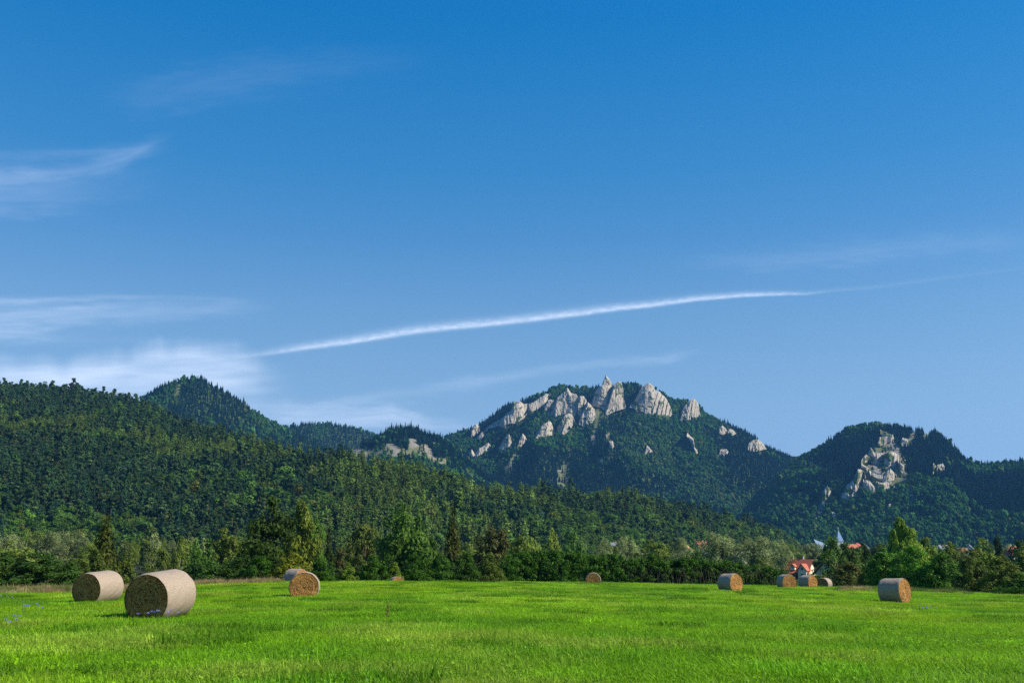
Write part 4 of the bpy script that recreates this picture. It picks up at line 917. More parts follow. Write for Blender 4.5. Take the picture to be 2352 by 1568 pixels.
def bale_meshes(seed):
    g = np.random.default_rng(seed); nu, nv = 96, 33                     # axis along x, radius 1, half length 1
    x = np.linspace(-1, 1, nv); a = np.linspace(0, 2 * math.pi, nu + 1)
    A, X = np.meshgrid(a[:-1], x, indexing='ij')
    rr = 1 - .045 * np.abs(X) ** 14 + .010 * np.sin(2 * A + 1) + (fbm(np.cos(A) * 4 + 9, np.sin(A) * 4 + X * 3, seed, 3) - .5) * .035
    rr = np.where(np.sin(A) < -.86, np.minimum(rr, .93 / np.maximum(-np.sin(A), .1) * .96), rr)     # settled flat underneath
    V = np.stack([X, np.cos(A) * rr, np.sin(A) * rr], -1).reshape(-1, 3)
    f = grid_faces(nu, nv); wrap = np.array([[(nu - 1) * nv + k, k, k + 1, (nu - 1) * nv + k + 1] for k in range(nv - 1)])
    net = mesh('net_wrap', V, [np.concatenate([f, wrap])], M_net, True)
    def end(sgn):
        mb = MB(); nr = 26; R_ = np.linspace(0, .955, nr); AA, RR = np.meshgrid(a[:-1], R_, indexing='ij')
        xs = 1 - .03 - .03 * RR ** 8 + .014 * np.sin(RR * 60 + AA) + (fbm(np.cos(AA) * RR * 9 + 50, np.sin(AA) * RR * 9, seed + 4, 4) - .5) * .10 - .05 * np.exp(-(RR / .12) ** 2)
        low = np.where(np.sin(AA) * RR < -.90, -.90 / np.minimum(np.sin(AA), -.1), RR)
        V = np.stack([sgn * xs, np.cos(AA) * low, np.sin(AA) * low], -1).reshape(-1, 3); i = grid_faces(nu, nr)
        w2 = np.array([[(nu - 1) * nr + k, k, k + 1, (nu - 1) * nr + k + 1] for k in range(nr - 1)])
        tt = np.clip(fbm(np.cos(AA) * RR * 3, np.sin(AA) * RR * 3 + 30, seed + 8, 3) * 1.5 - .5 + .22 * np.sin(RR * 30 + AA) + .12 * np.sin(RR * 62 - AA), 0, 1)
        mb.add(V, np.concatenate([i, w2]), tt.ravel() * .6)
        m = 2600; r = np.sqrt(g.uniform(.002, .90, m)); th = g.uniform(0, 6.28, m); ln = g.uniform(.05, .12, m); ja = g.normal(0, .45, m)
        c = np.stack([sgn * (1.0 - .03 * r ** 8 + g.uniform(-.03, .035, m)), np.cos(th) * r, np.sin(th) * r], 1); c = c[c[:, 2] > -.9]; m = len(c); th = th[:m]; 
        th = np.arctan2(c[:, 2], c[:, 1]) + math.pi / 2 + ja[:m]
        d = np.stack([sgn * g.normal(.05, .18, m), np.cos(th), np.sin(th)], 1) * ln[:m, None]; p = np.stack([0 * th, -np.sin(th), np.cos(th)], 1) * .004
        q = np.stack([c - d / 2 - p, c + d / 2 - p * .6, c + d / 2 + p * .6, c - d / 2 + p], 1).reshape(-1, 3)
        mb.quads(q, np.repeat(np.clip(g.beta(4, 4, m) + .08, 0, 1), 4))
        return mb.build('hay_end', M_hay)
    return net, end(1), end(-1)
BALELOG = []
BM = [bale_meshes(s) for s in (3, 8)]
def bale(px, ytop, D, dia, length, yaw, tilt, v, label, roll=0.0, torn=False):
    """yaw: direction in degrees the visible end faces, 0 = towards the camera (-y), positive = to the picture's right"""
    x, y, z = [float(q) for q in at(px, ytop, D)]; gz = float(ground_z(x, y)); top = z
    cz = top - dia / 2
    r = empty('hay_bale', (x, y, cz - dia / 2), 0); tag(r, label, 'hay bale', 'round hay bales on the meadow')
    n = R(yaw); ax = Vector((math.sin(n), -math.cos(n), 0)); rz = math.atan2(ax.y, ax.x)
    for nm, me in zip(('net_wrap', 'hay_end', 'hay_end'), BM[v]):
        o = obj(nm, me, r); o.location = (0, 0, dia / 2); o.rotation_mode = 'XYZ'
        o.rotation_euler = (0, R(tilt), rz); o.scale = (length / 2, dia / 2, dia / 2)
    if torn:
        g = np.random.default_rng(4); mb = MB(); 
        for k in range(6):
            t = np.linspace(0, 1, 6); P = np.stack([.28 + .28 * t + g.normal(0, .02, 6), -.80 - .0 * t, -.30 + .42 * t + g.normal(0, .03, 6) - .05 * k], 1)
            P[:, 1] = -np.sqrt(1 - P[:, 2] ** 2) * 1.01; mb.tube(P, [.004, .012, .02, .015, .01, .003], 5)
        for k in (0,):
            o = obj('loose_net', mb.build('loose_net', M_plastic), r); o.location = (0, 0, dia / 2); o.rotation_euler = (0, R(tilt), rz); o.scale = (length / 2, dia / 2, dia / 2)
    if BALELOG is not None: BALELOG.append((px, round(cz - dia / 2 - gz, 2)))
    return r
bale(374, 1310, 33.5, 1.55, 1.55, -14, 5, 0, 'biggest hay bale with dark end face and blue flowers at its foot', torn=True)
bale(229, 1311, 49, 1.48, 1.65, -14, 3.5, 1, 'second biggest hay bale, dark end face to the left of its pale side')
bale(701, 1312, 52.5, 1.50, 1.25, 9, 0, 0, 'hay bale showing its full round golden end, with another bale behind it')
bale(681, 1305, 84, 1.50, 1.35, 58, 0, 1, 'bale half hidden behind the full round golden one')
bale(911, 1323, 92, 1.3, 1.1, 20, 0, 0, 'bale of which only the pale top shows above the meadow crest')
bale(1362, 1314, 99, 1.48, 1.2, -4, 0, 1, 'lone distant bale in front of the long hedge, round end facing forward')
bale(1676, 1316, 80, 1.48, 1.30, 35, -1, 0, 'bale with grey side and golden right end below the largest willow')
bale(1805, 1318, 99, 1.48, 1.25, 12, 0, 1, 'left one of the three bales standing in line by the red-roofed house')
bale(1855, 1320, 108, 1.46, 1.25, 33, 0, 0, 'middle one of the three bales in line by the red-roofed house')
bale(1893, 1326, 122, 1.42, 1.1, -42, 0, 1, 'smallest and last of the three bales in line, half sunk in grass')
bale(2052, 1327, 63.5, 1.46, 1.30, 41, -1.5, 1, 'bale standing alone on the right with grey side and golden right end')

# ------------------------------------------------------------------ village
M_red = flat('red_tiles', (.40, .115, .058), .7, .25, 1.5, .22); M_red2 = flat('dark_red_tiles', (.38, .085, .05), .7, .25, 1.5, .2)
M_cream = flat('cream_plaster', (.72, .66, .46), .9, .1, .8, .08); M_white = flat('white_plaster', (.50, .48, .44), .9, .1, .8, .08)
M_wood = flat('brown_wood', (.14, .075, .04), .8, .2, 3, .3); M_glass = flat('window_glass', (.03, .04, .05), .12, .6)
M_frame = flat('white_frame', (.75, .75, .73), .6, .3); M_tin = flat('blue_grey_tin', (.20, .26, .34), .42, .5, .4, .1, metal=.3)
M_tin2 = flat('blue_tin', (.10, .20, .33), .4, .5, .4, .1, metal=.2); M_brick = flat('orange_brick', (.50, .24, .13), .9, .1, 4, .2)
M_thatch = flat('brown_shingles', (.16, .11, .075), .9, .1, 3, .35); M_grey = flat('grey_roof', (.20, .21, .23), .6, .3, 1, .15)
def slab(mb, a, b, c, d, th):                  # thick roof slab from four corners
    P = np.array([a, b, c, d], float); n = np.cross(P[1] - P[0], P[3] - P[0]); n = n / np.linalg.norm(n) * th
    mb.add(np.concatenate([P, P - n]), np.array([[0, 1, 2, 3], [7, 6, 5, 4], [0, 4, 5, 1], [1, 5, 6, 2], [2, 6, 7, 3], [3, 7, 4, 0]]))
def gable_body(mb, L, W, H, RH, o=(0, 0, 0)):     # ridge along x
    ox, oy, oz = o; mb.prism([(ox - L / 2, oy - W / 2, oz), (ox - L / 2, oy + W / 2, oz), (ox - L / 2, oy + W / 2, oz + H), (ox - L / 2, oy, oz + H + RH), (ox - L / 2, oy - W / 2, oz + H)], (L, 0, 0))
def gable_roof(mb, L, W, H, RH, ov=.5, th=.18, o=(0, 0, 0)):
    ox, oy, oz = o; s = RH / (W / 2); l = L / 2 + ov; w_ = W / 2 + ov; zt = oz + H + RH + .2; zb = zt - s * w_
    slab(mb, (ox - l, oy - w_, zb), (ox + l, oy - w_, zb), (ox + l, oy, zt), (ox - l, oy, zt), th)
    slab(mb, (ox + l, oy + w_, zb), (ox - l, oy + w_, zb), (ox - l, oy, zt), (ox + l, oy, zt), th)
def window(root, c, w_, h_, face):              # face 'y-' or 'x+' / 'x-'
    f = MB(); p = MB()
    if face == 'y-':
        for dx in (-w_ / 2, 0, w_ / 2): f.box((c[0] + dx, c[1] - .05, c[2]), (.09, .12, h_ + .09))
        for dz in (-h_ / 2, h_ / 2): f.box((c[0], c[1] - .045, c[2] + dz), (w_ - .095, .10, .09))
        p.box((c[0], c[1] - .012, c[2]), (w_ - .1, .03, h_ - .1))
    else:
        s = 1 if face == 'x+' else -1
        for dy in (-w_ / 2, 0, w_ / 2): f.box((c[0] + .05 * s, c[1] + dy, c[2]), (.12, .09, h_ + .09))
        for dz in (-h_ / 2, h_ / 2): f.box((c[0] + .045 * s, c[1], c[2] + dz), (.10, w_ - .095, .09))
        p.box((c[0] + .012 * s, c[1], c[2]), (.03, w_ - .1, h_ - .1))
    o = obj('window', f.build('window', M_frame), root); obj('pane', p.build('pane', M_glass), o)
def red_house():
    D = 330.; x, y, _ = at(1838, 1300, D); z = float(at(1838, 1313, D)[2]) - 2.1       # foot hidden by the scrub
    s = .62; root = empty('house', (float(x), float(y), z), R(-38)); root.scale = (s, s, s)
    tag(root, 'cream house with steep bright red roof, dormer and gabled bay', 'house')
    m = MB(); gable_body(m, 12, 11, 3.4, 6.0); m.prism([(2.0, -8.0, 0), (6.2, -8.0, 0), (6.2, -8.0, 4.6), (4.1, -8.0, 7.2), (2.0, -8.0, 4.6)], (0, 5, 0)); m.box((-7.8, 0.3, 2.6), (3.6, 8.6, 5.2)); m.prism([(-9.6, -4, 5.2), (-9.6, 4.6, 5.2), (-9.6, .3, 8.6)], (3.6, 0, 0))
    m.box((-1.8, -4.3, 5.5), (2.2, 2.2, 2.0)); obj('walls', m.build('walls', M_cream), root)
    m = MB(); gable_roof(m, 12, 11, 3.4, 6.0, .8, .22)
    for sg in (-1, 1):                                                       # bay roof, ridge along y
        slab(m, (4.1, -8.8, 7.55), (4.1, -2.2, 7.55), (4.1 + sg * 2.9, -2.2, 4.0), (4.1 + sg * 2.9, -8.8, 4.0), .2 * -sg)
        slab(m, (-1.8, -5.9, 7.5), (-1.8, -2.0, 7.5), (-1.8 + sg * 1.6, -2.0, 6.0), (-1.8 + sg * 1.6, -5.9, 6.0), .15 * -sg)
        slab(m, (-10.2, .3, 9.0), (-6.3, .3, 9.0), (-6.3, .3 + sg * 5.2, 4.9), (-10.2, .3 + sg * 5.2, 4.9), .2 * sg)
    slab(m, (-6.5, -7.4, 2.9), (7, -7.4, 2.9), (7, -5.6, 3.7), (-6.5, -5.6, 3.7), .15)
    rf = obj('roof', m.build('roof', M_red), root)
    for cx in (-4.0, 1.4):
        m = MB(); m.box((cx, 1.0, 9.8), (.7, .7, 2.6)); m.box((cx, 1.0, 11.15), (.9, .9, .15)); obj('chimney', m.build('chimney', M_white), rf)
    window(root, (4.1, -8.0, 5.0), 1.3, 1.5, 'y-'); window(root, (4.1, -8.0, 2.0), 1.6, 1.4, 'y-'); window(root, (-1.8, -5.4, 5.7), 1.0, 1.2, 'y-')
    window(root, (-1.8, -5.5, 1.9), 1.3, 1.3, 'y-'); window(root, (-4.4, -5.5, 1.9), 1.3, 1.3, 'y-')
    window(root, (-9.6, .3, 5.9), 1.2, 1.3, 'x-'); window(root, (-9.6, -2, 2.4), 1.2, 1.3, 'x-'); window(root, (-9.6, 2.4, 2.4), 1.2, 1.3, 'x-')
    m = MB(); m.box((.2, -6.9, 2.2), (13, .12, .9)); m.box((.2, -6.3, 1.7), (13, 1.2, .12)); obj('balcony', m.build('balcony', M_wood), root)
    m = MB(); m.box((.2, -5.62, .8), (1.0, .1, 2.1)); obj('door', m.build('door', M_wood), root)
red_house()
def simple_house(px, ytop, D, L, W, H, RH, rot, wall, roof, label, nm='house', chim=True, nwin=3):
    x, y, z = [float(q) for q in at(px, ytop, D)]; base = z - H - RH - .2; root = empty(nm, (x, y, base), R(rot)); tag(root, label, 'house')
    g = float(ground_z(x, y)); dn = max(base - g + .5, .5)
    m = MB(); gable_body(m, L, W, H + dn, RH, (0, 0, -dn)); obj('walls', m.build('walls', wall), root)
    m = MB(); gable_roof(m, L, W, H, RH, .5, .2); rf = obj('roof', m.build('roof', roof), root)
    if chim: m = MB(); m.box((L * .2, .8, H + RH), (.7, .7, 1.8)); obj('chimney', m.build('chimney', M_brick), rf)
    for i in range(nwin): window(root, (-L / 2 + L * (i + .5) / nwin, -W / 2, H * .5), 1.2, 1.3, 'y-')
    window(root, (-L / 2, 0, H * .9), 1.1, 1.2, 'x-')
simple_house(1921, 1283, 190, 5.4, 5.0, 2.3, 2.1, 35, M_cream, M_thatch, 'small brown-roofed cottage with cream wall behind the leaning birch', 'cottage', False, 2)
simple_house(1611, 1243, 560, 6, 6, 2.5, 3.2, 25, M_white, M_red2, 'house with red roof peeping out left of the largest willow')
simple_house(1577, 1251, 540, 5, 5, 2, 2.5, 70, M_white, M_brick, 'dull orange roof almost hidden left of the peeping red roof')
simple_house(1560, 1279, 330, 3, 3, 1.5, 1.6, 60, M_white, M_grey, 'small grey-roofed shed low between hedge and willows')
simple_house(1412, 1245, 620, 4.5, 4, 1.2, 1.6, 5, M_white, M_grey, 'grey tin roof glimpsed above the willows right of centre')
simple_house(1697, 1262, 380, 4, 4, 2.5, 2, 60, M_white, M_grey, 'white-walled house hidden between the two big willows')
simple_house(1955, 1249, 900, 10, 8, 2.5, 3, 20, M_brick, M_red, 'orange-roofed house right of the church spire')
simple_house(1969, 1247, 960, 8, 7, 3, 3, 55, M_brick, M_red2, 'darker red roof touching the orange-roofed house')
simple_house(1984, 1248, 900, 8, 7, 2.5, 3.5, 60, M_brick, M_grey, 'house with orange gable and grey roof right of the orange-roofed one')
simple_house(2165, 1251, 800, 7, 6, 2, 2.5, 15, M_white, M_grey, 'pale grey roof between the poplar and the white gable')
simple_house(2226, 1250, 780, 6, 6, 2.5, 3.2, 60, M_white, M_grey, 'white-gabled house among the trees on the right')
simple_house(2243, 1262, 620, 6, 6, 2, 2.6, 20, M_white, M_red2, 'low reddish roof in front of the white-gabled house')
simple_house(2210, 1258, 700, 5, 5, 2, 2, 0, M_white, M_brick, 'small orange roof left of the low reddish roof')
simple_house(2333, 1252, 420, 7, 6, 2, 4, 8, M_white, M_red, 'long red roof behind the small chapel tower')
def church():
    D = 820.; x, y, z = [float(q) for q in at(1889, 1252, D)]; g = float(ground_z(x, y))
    root = empty('church', (x, y, g), R(8)); tag(root, 'church with sloping blue-grey metal roof and pointed blue spire', 'church')
    zt = float(at(1868, 1238, D)[2]) - g; zr = float(at(1911, 1254, D)[2]) - g; xl = float(at(1866, 1250, D)[0]) - x; xr = float(at(1913, 1250, D)[0]) - x
    m = MB(); m.prism([(xl + 1, -9, -.5), (xr, -9, -.5), (xr, -9, zr - 4.2), (xl + 1, -9, zt - 5.0)], (0, 18, 0)); obj('walls', m.build('walls', M_white), root)
    m = MB(); slab(m, (xl - 1.2, -10, zt - 6.5), (xr + 1, -10, zr - 6), (xr + 1, 0, zr), (xl + .4, 0, zt), .4); slab(m, (xr + 1, 10, zr - 6), (xl - 1.2, 10, zt - 6.5), (xl + .4, 0, zt), (xr + 1, 0, zr), .4)
    obj('roof', m.build('roof', M_tin), root)
    sx = float(at(1932.5, 1230, D)[0]) - x; top = float(at(1932.5, 1215, D)[2]) - g; bz = float(at(1932.5, 1242, D)[2]) - g; hw = 2.6
    m = MB(); m.box((sx, 0, bz / 2 - .5), (2 * hw - .6, 2 * hw - .6, bz + 1)); obj('tower', m.build('tower', M_white), root)
    a = R(45 - 8 + 10); V = [(sx + math.cos(a + i * math.pi / 2) * hw * 1.45, math.sin(a + i * math.pi / 2) * hw * 1.45, bz) for i in range(4)] + [(sx, 0, top)]
    m = MB(); m.add(V, [np.array([[0, 1, 4], [1, 2, 4], [2, 3, 4], [3, 0, 4]]), np.array([[3, 2, 1, 0]])]); sp = obj('spire', m.build('spire', M_tin2), root)
    m = MB(); m.box((sx, 0, top + 1.0), (.18, .18, 2.4)); m.box((sx, -.01, top + 1.4), (1.1, .22, .18)); obj('cross', m.build('cross', M_frame), sp)
church()
def chapel():
    D = 330.; x, y, z = [float(q) for q in at(2322, 1255, D)]; g = float(ground_z(x, y)); zb = float(at(2322, 1274, D)[2]) - g; zt = z - g
    root = empty('chapel', (x, y, g), R(25)); tag(root, 'small chapel tower with cream walls and dark red flared spire', 'chapel')
    m = MB(); m.box((0, 0, zb / 2 - .3), (2.6, 2.6, zb + .6)); obj('tower', m.build('tower', M_cream), root)
    m = MB(); prof = [(1.75, zb), (1.25, zb + .55), (.8, zb + (zt - zb) * .45), (0.03, zt)]; V = []; f = []
    for r_, zz in prof: V += [(r_ * sx, r_ * sy, zz) for sx, sy in ((-1, -1), (1, -1), (1, 1), (-1, 1))]
    for i in range(3): f += [[i * 4 + j, i * 4 + (j + 1) % 4, i * 4 + 4 + (j + 1) % 4, i * 4 + 4 + j] for j in range(4)]
    f.append([3, 2, 1, 0]); m.add(V, np.array(f)); sp = obj('spire', m.build('spire', M_red2), root)
    m = MB(); m.tube([(0, 0, zt - .1), (0, 0, zt + .9)], .06, 6); m.tube([(0, 0, zt + .25), (0, 0, zt + .4), (0, 0, zt + .55)], [.05, .22, .05], 8); obj('finial', m.build('finial', M_frame), sp)
    for sx, sy in ((0, -1), (1, 0)):
        window(root, (1.3 * sx, 1.3 * sy, zb - 1.2), .7, 1.1, 'y-' if sy else 'x+')
chapel()
# white post in the hedge line
for px, yt, yb, D in ((1672, 1294, 1306, 125), (1601, 1290, 1306, 126)):
    x, y, z = [float(q) for q in at(px, yt, D)]; zb = float(ground_z(x, y)); m = MB(); m.tube([(0, 0, -.2), (0, 0, z - zb)], .07, 8); m.box((0, 0, z - zb + .03), (.2, .2, .08))
    o = obj('post', m.build('post', M_frame), loc=(x, y, zb)); tag(o, 'thin white post above the hedge below the %s willow' % ('largest' if px > 1650 else 'dark tree left of the largest'), 'post')

# ------------------------------------------------------------------ meadow grass
def grass_proto(seed, n=1500, rad=.9, hmin=.07, hmax=.20, wd=.011, broad=420, lean=.7):
    g = np.random.default_rng(seed); r = rad * np.sqrt(g.uniform(0, 1, n)); a = g.uniform(0, 6.28, n)
    k = g.integers(0, 60, n); ca = g.uniform(0, 6.28, 60); cr_ = rad * np.sqrt(g.uniform(0, 1, 60)); cl = g.uniform(0, 1, n) < .6     # tufts
    bx = np.where(cl, np.cos(ca[k]) * cr_[k] + g.normal(0, .05, n), np.cos(a) * r); by = np.where(cl, np.sin(ca[k]) * cr_[k] + g.normal(0, .05, n), np.sin(a) * r)
    h = g.uniform(hmin, hmax, n) * np.exp(g.normal(0, .15, n)); la = g.uniform(0, 6.28, n); ln = h * np.abs(g.normal(0, lean, n)) + .01
    B = np.stack([bx, by, -.02 + 0 * bx], 1); dx = np.stack([np.cos(la), np.sin(la), 0 * la], 1); sd = np.stack([-np.sin(la), np.cos(la), 0 * la], 1) * (wd * g.uniform(.6, 1.4, n))[:, None]
    M1 = B + dx * (ln * .30)[:, None] + np.stack([0 * h, 0 * h, h * .62], 1); T = B + dx * ln[:, None] + np.stack([0 * h, 0 * h, h * g.uniform(.8, 1.05, n)], 1)
    V = np.stack([B - sd * .5, B + sd * .5, M1 + sd * .45, M1 - sd * .45, T], 1).reshape(-1, 3); i = np.arange(n)[:, None] * 5
    mb = MB(); tint = np.clip(g.beta(2, 2.5, n) + (g.uniform(0, 1, n) < .06) * .6, 0, 1.3)
    mb.add(V, [i + np.array([0, 1, 2, 3]), i + np.array([3, 2, 4])], np.repeat(tint, 5))
    m = broad; c = np.stack([g.uniform(-rad, rad, m) * .8, g.uniform(-rad, rad, m) * .8, g.uniform(.04, .13, m)], 1)
    mb.quads(leaf_quads(c, g.normal(size=(m, 3)) * .4 + [0, 0, 1], .05, g, .6), np.repeat(g.uniform(.2, .8, m), 4))
    return mb.build('grass', M_grass_i)
GRASS = proto_coll('grass_tuft', [grass_proto(s) for s in range(6)] + [grass_proto(20 + s, 900, .9, .05, .15, .014, 700, .5) for s in range(3)])
def meadow():
    g = np.random.default_rng(88); out = []
    D = 10.5
    while D < 118:
        sp = .62 if D < 40 else .75; a0, a1 = az_of(-130)[0], az_of(2480)[0]; n = int((a1 - a0) * D / sp)
        az = a0 + (np.arange(n) + g.uniform(-.5, .5, n)) * (a1 - a0) / n; d = D + g.uniform(-.5, .5, n) * sp; out.append(np.stack([np.sin(az) * d, np.cos(az) * d], 1)); D += sp
    P = np.concatenate(out); x, y = P.T; z = ground_z(x, y); n = len(x)
    f1 = fbm(x / 7, y / 9, 3, 4); f2 = fbm(x / 2.2, y / 2.6, 13, 3); f3 = fbm(x / 16, y / 22, 23, 3)
    base = np.array([.185, .385, .008]); dark = np.array([.110, .280, .008]); yel = np.array([.23, .38, .010]); dry = np.array([.34, .32, .08])
    w1 = np.clip((f1 - .5) * 5, 0, 1)[:, None]; w2 = np.clip((.47 - f1) * 5, 0, 1)[:, None]; w3 = np.clip((f2 - .60) * 5, 0, 1)[:, None] * .35
    c = base * (1 - w1 * .6) + yel * w1 * .6; c = c * (1 - w2 * .7) + dark * w2 * .7; c = c * (1 - w3) + dry * w3
    tuft = (g.uniform(0, 1, n) < .03)[:, None]; c = np.where(tuft, dark * .8, c); c = c * np.exp(g.normal(0, .20, (n, 1)) + (f2[:, None] - .5) * .55)
    hs_ = np.clip(.85 + 1.2 * (f2 - .45), .6, 1.4) * np.where(tuft[:, 0], 1.5, 1); broad = (f3 > .56) & (g.uniform(0, 1, n) < .5)
    idx = np.where(broad, 6 + g.integers(0, 3, n), g.integers(0, 6, n)); s = g.uniform(.9, 1.2, n)
    scatter('grass', 'lush bright green meadow grass', GRASS, np.stack([x, y, z], 1), g.uniform(0, 6.28, n), np.stack([s, s, s * hs_], 1), idx, c, 'grass')
    print('grass patches', n)
meadow()
def dry_strip():
    coll = proto_coll('dry_tuft', [grass_proto(40 + s, 420, .7, .25, .6, .012, 0, .35) for s in range(3)]); g = np.random.default_rng(5); P = []; C = []
    for p0, p1, D0, D1, n, wt in ((-60, 300, 68, 82, 200, .45), (455, 640, 77, 84, 200, .8), (1900, 2420, 90, 100, 60, .3)):
        px = g.uniform(p0, p1, n); D = g.uniform(D0, D1, n); az = az_of(px)[0]; x = np.sin(az) * D; y = np.cos(az) * D; P.append(np.stack([x, y, ground_z(x, y)], 1))
        q = (g.uniform(0, 1, n) < wt)[:, None]; C.append(np.where(q, vary([.36, .27, .14], n, g), vary([.10, .15, .03], n, g)))
    P = np.concatenate(P); C = np.concatenate(C); n = len(P); s = g.uniform(.5, 1.0, n)
    scatter('dry_grass', 'tall bleached seed grass along the far meadow edge', coll, P, g.uniform(0, 6.28, n), np.stack([s, s, s], 1), g.integers(0, 3, n), C, 'dry grass')
dry_strip()
# grass standing up against the bale feet is part of the meadow above. Small single plants:
M_petal = flat('blue_petal', (.33, .34, .78), .6, .2); M_ypetal = flat('yellow_petal', (.80, .70, .05), .6, .2); M_stem = flat('stem', (.07, .13, .03), .8, .1); M_dock = flat('dock_seed', (.20, .10, .06), .9, .1)
def flower_meshes(mat, s=.045):
    g = np.random.default_rng(3); st = MB(); st.tube([(0, 0, -.05), (.02, .01, .18), (0, 0, .32)], [.004, .004, .003], 4); st.quads(leaf_quads(np.array([[.01, 0, .1], [-.01, .01, .17]]), np.array([[.3, 0, 1], [-.4, .2, 1]]), .08, g), .5)
    b = MB()
    for ring, (r_, zz) in enumerate(((s, .33), (s * .6, .345))):
        for k in range(9):
            a = k * 2 * math.pi / 9 + ring * .3; ca, sa = math.cos(a), math.sin(a)
            b.add([(0, 0, zz), (ca * r_ * .7 - sa * r_ * .25, sa * r_ * .7 + ca * r_ * .25, zz + .008), (ca * r_, sa * r_, zz + .02), (ca * r_ * .7 + sa * r_ * .25, sa * r_ * .7 - ca * r_ * .25, zz + .008)], np.array([[0, 1, 2, 3]]))
    return st.build('stem', M_stem), b.build('bloom', mat)
FB = flower_meshes(M_petal); FY = flower_meshes(M_ypetal, .03)
def flower(px, py, col_, label, grp, s=1.0):
    dx, dy, dz = pix_dir(px, py); D = 8.0
    while D < 120:
        if float(ground_z(dx * D, dy * D)) + .30 * s >= CAMZ + dz * D: break
        D += .1
    g = random.Random(px * 3 + py); x = float(dx * D); y = float(dy * D)
    r = empty('wildflower', (x, y, float(ground_z(x, y))), g.uniform(0, 6)); r.scale = (s * .8, s * .8, s * g.uniform(.92, 1.08)); tag(r, label, 'flower', grp)
    for nm, m in zip(('stem', 'bloom'), FB if col_ == 'b' else FY):
        o = obj(nm, m, r)
        if nm == 'bloom': o.rotation_euler = (.0, 0, 0); 
fl = [((3, 1372), (17, 1371), (28, 1374)), ((52, 1388), (56, 1392), (61, 1391), (65, 1395), (58, 1396), (84, 1392), (89, 1393), (97, 1396)), ((33, 1419), (13, 1424), (38, 1425), (44, 1422), (22, 1430))]
for k, grp in enumerate(fl):
    for p in grp: flower(p[0], p[1], 'b', ('pale violet-blue flower at the left picture edge beyond the others', 'violet-blue flower in the cluster left of and below the second biggest bale', 'violet-blue flower in the nearest cluster by the left picture edge')[k], 'blue wildflowers cluster %s' % ('far', 'middle', 'near')[k], 1.2)
for p in ((317, 1404), (340, 1403), (347, 1402), (355, 1400), (361, 1400), (365, 1401), (386, 1401), (392, 1400), (409, 1403)): flower(p[0], p[1] + 8, 'b', 'violet-blue flower in front of the foot of the biggest bale', 'blue wildflowers by the biggest bale', 1.2)
for p in ((2112, 1394), (2120, 1397), (2127, 1396), (2129, 1399), (2136, 1397), (2150, 1398)): flower(p[0], p[1], 'b', 'pale bluish flower in the grass below the right-hand bale', 'pale flowers below the right-hand bale', 1.2)
for p, lb in (((103, 1412), 'yellow flower right of the middle blue cluster'), ((885, 1425), 'yellow flower under the brown dock stalk'), ((866, 1452), 'yellow flower left of and below the dock stalk'), ((1340, 1455), 'yellow flower in the grass near the picture centre'), ((905, 1530), 'yellow flower in the near grass left of centre'), ((2008, 1500), 'yellow flower in the near grass on the right')): flower(p[0], p[1], 'y', lb, None, .8)
def dock():
    D = 30.; x, y, _ = [float(q) for q in at(888, 1400, D)]; z = float(ground_z(x, y)); root = empty('dock_plant', (x, y, z)); tag(root, 'rusty brown dock stalk sticking out of the meadow', 'plant')
    g = np.random.default_rng(2); m = MB(); m.tube([(0, 0, -.05), (.02, 0, .25), (.04, 0, .55)], [.008, .006, .003], 5); obj('stem', m.build('stem', M_dock), root)
    n = 260; t = g.uniform(.2, .58, n); c = np.stack([.04 * t / .5 + g.normal(0, .03, n) * (1.2 - t), g.normal(0, .03, n) * (1.2 - t), t], 1); m = MB(); m.quads(leaf_quads(c, g.normal(size=(n, 3)), .022, g, .8), np.repeat(g.uniform(0, 1, n), 4)); obj('seed_head', m.build('seed_head', M_dock), root)
dock()

# ------------------------------------------------------------------ high cirrus and the condensation trail (sheets of ice cloud 7 km up)
def cloud_mat():
    b = NB('ice_cloud'); a = b.attr('dens').outputs['Fac']
    t = b.n('ShaderNodeBsdfTransparent'); d = b.n('ShaderNodeBsdfTranslucent'); d.inputs[0].default_value = (.95, .95, .96, 1)
    d2 = b.n('ShaderNodeBsdfDiffuse'); d2.inputs[0].default_value = (.9, .9, .92, 1); ad = b.n('ShaderNodeAddShader'); b.l(d.outputs[0], ad.inputs[0]); b.l(d2.outputs[0], ad.inputs[1])
    m = b.n('ShaderNodeMixShader'); b.l(a, m.inputs[0]); b.l(t.outputs[0], m.inputs[1]); b.l(ad.outputs[0], m.inputs[2]); b.l(m.outputs[0], b.out.inputs[0]); return b.m
M_cloud = cloud_mat(); CLOUD_ALT = [7000 + 60 * i for i in range(12)]
def cloud(name, label, px0, px1, py0, py1, nx, ny, fn, cat='cloud'):
    X, Y = np.meshgrid(np.linspace(px0, px1, nx), np.linspace(py0, py1, ny), indexing='ij'); dx, dy, dz = pix_dir(X, Y); alt = CLOUD_ALT.pop(); D = alt / dz
    d = fn(X, Y) * .62; ex = np.minimum(np.minimum(X - px0, px1 - X) / (.16 * (px1 - px0)), np.minimum(Y - py0, py1 - Y) / (.12 * (py1 - py0))); d = np.clip(d * np.clip(ex, 0, 1), 0, .95)
    me = mesh(name, np.stack([dx * D, dy * D, CAMZ + dz * D], -1).reshape(-1, 3), grid_faces(nx, ny), M_cloud, True, {'dens': d.ravel()})
    return tag(obj(name, me), label, cat, kind='stuff')
sm = lambda v, a, b: np.clip((v - a) / (b - a), 0, 1) ** 2 * (3 - 2 * np.clip((v - a) / (b - a), 0, 1))
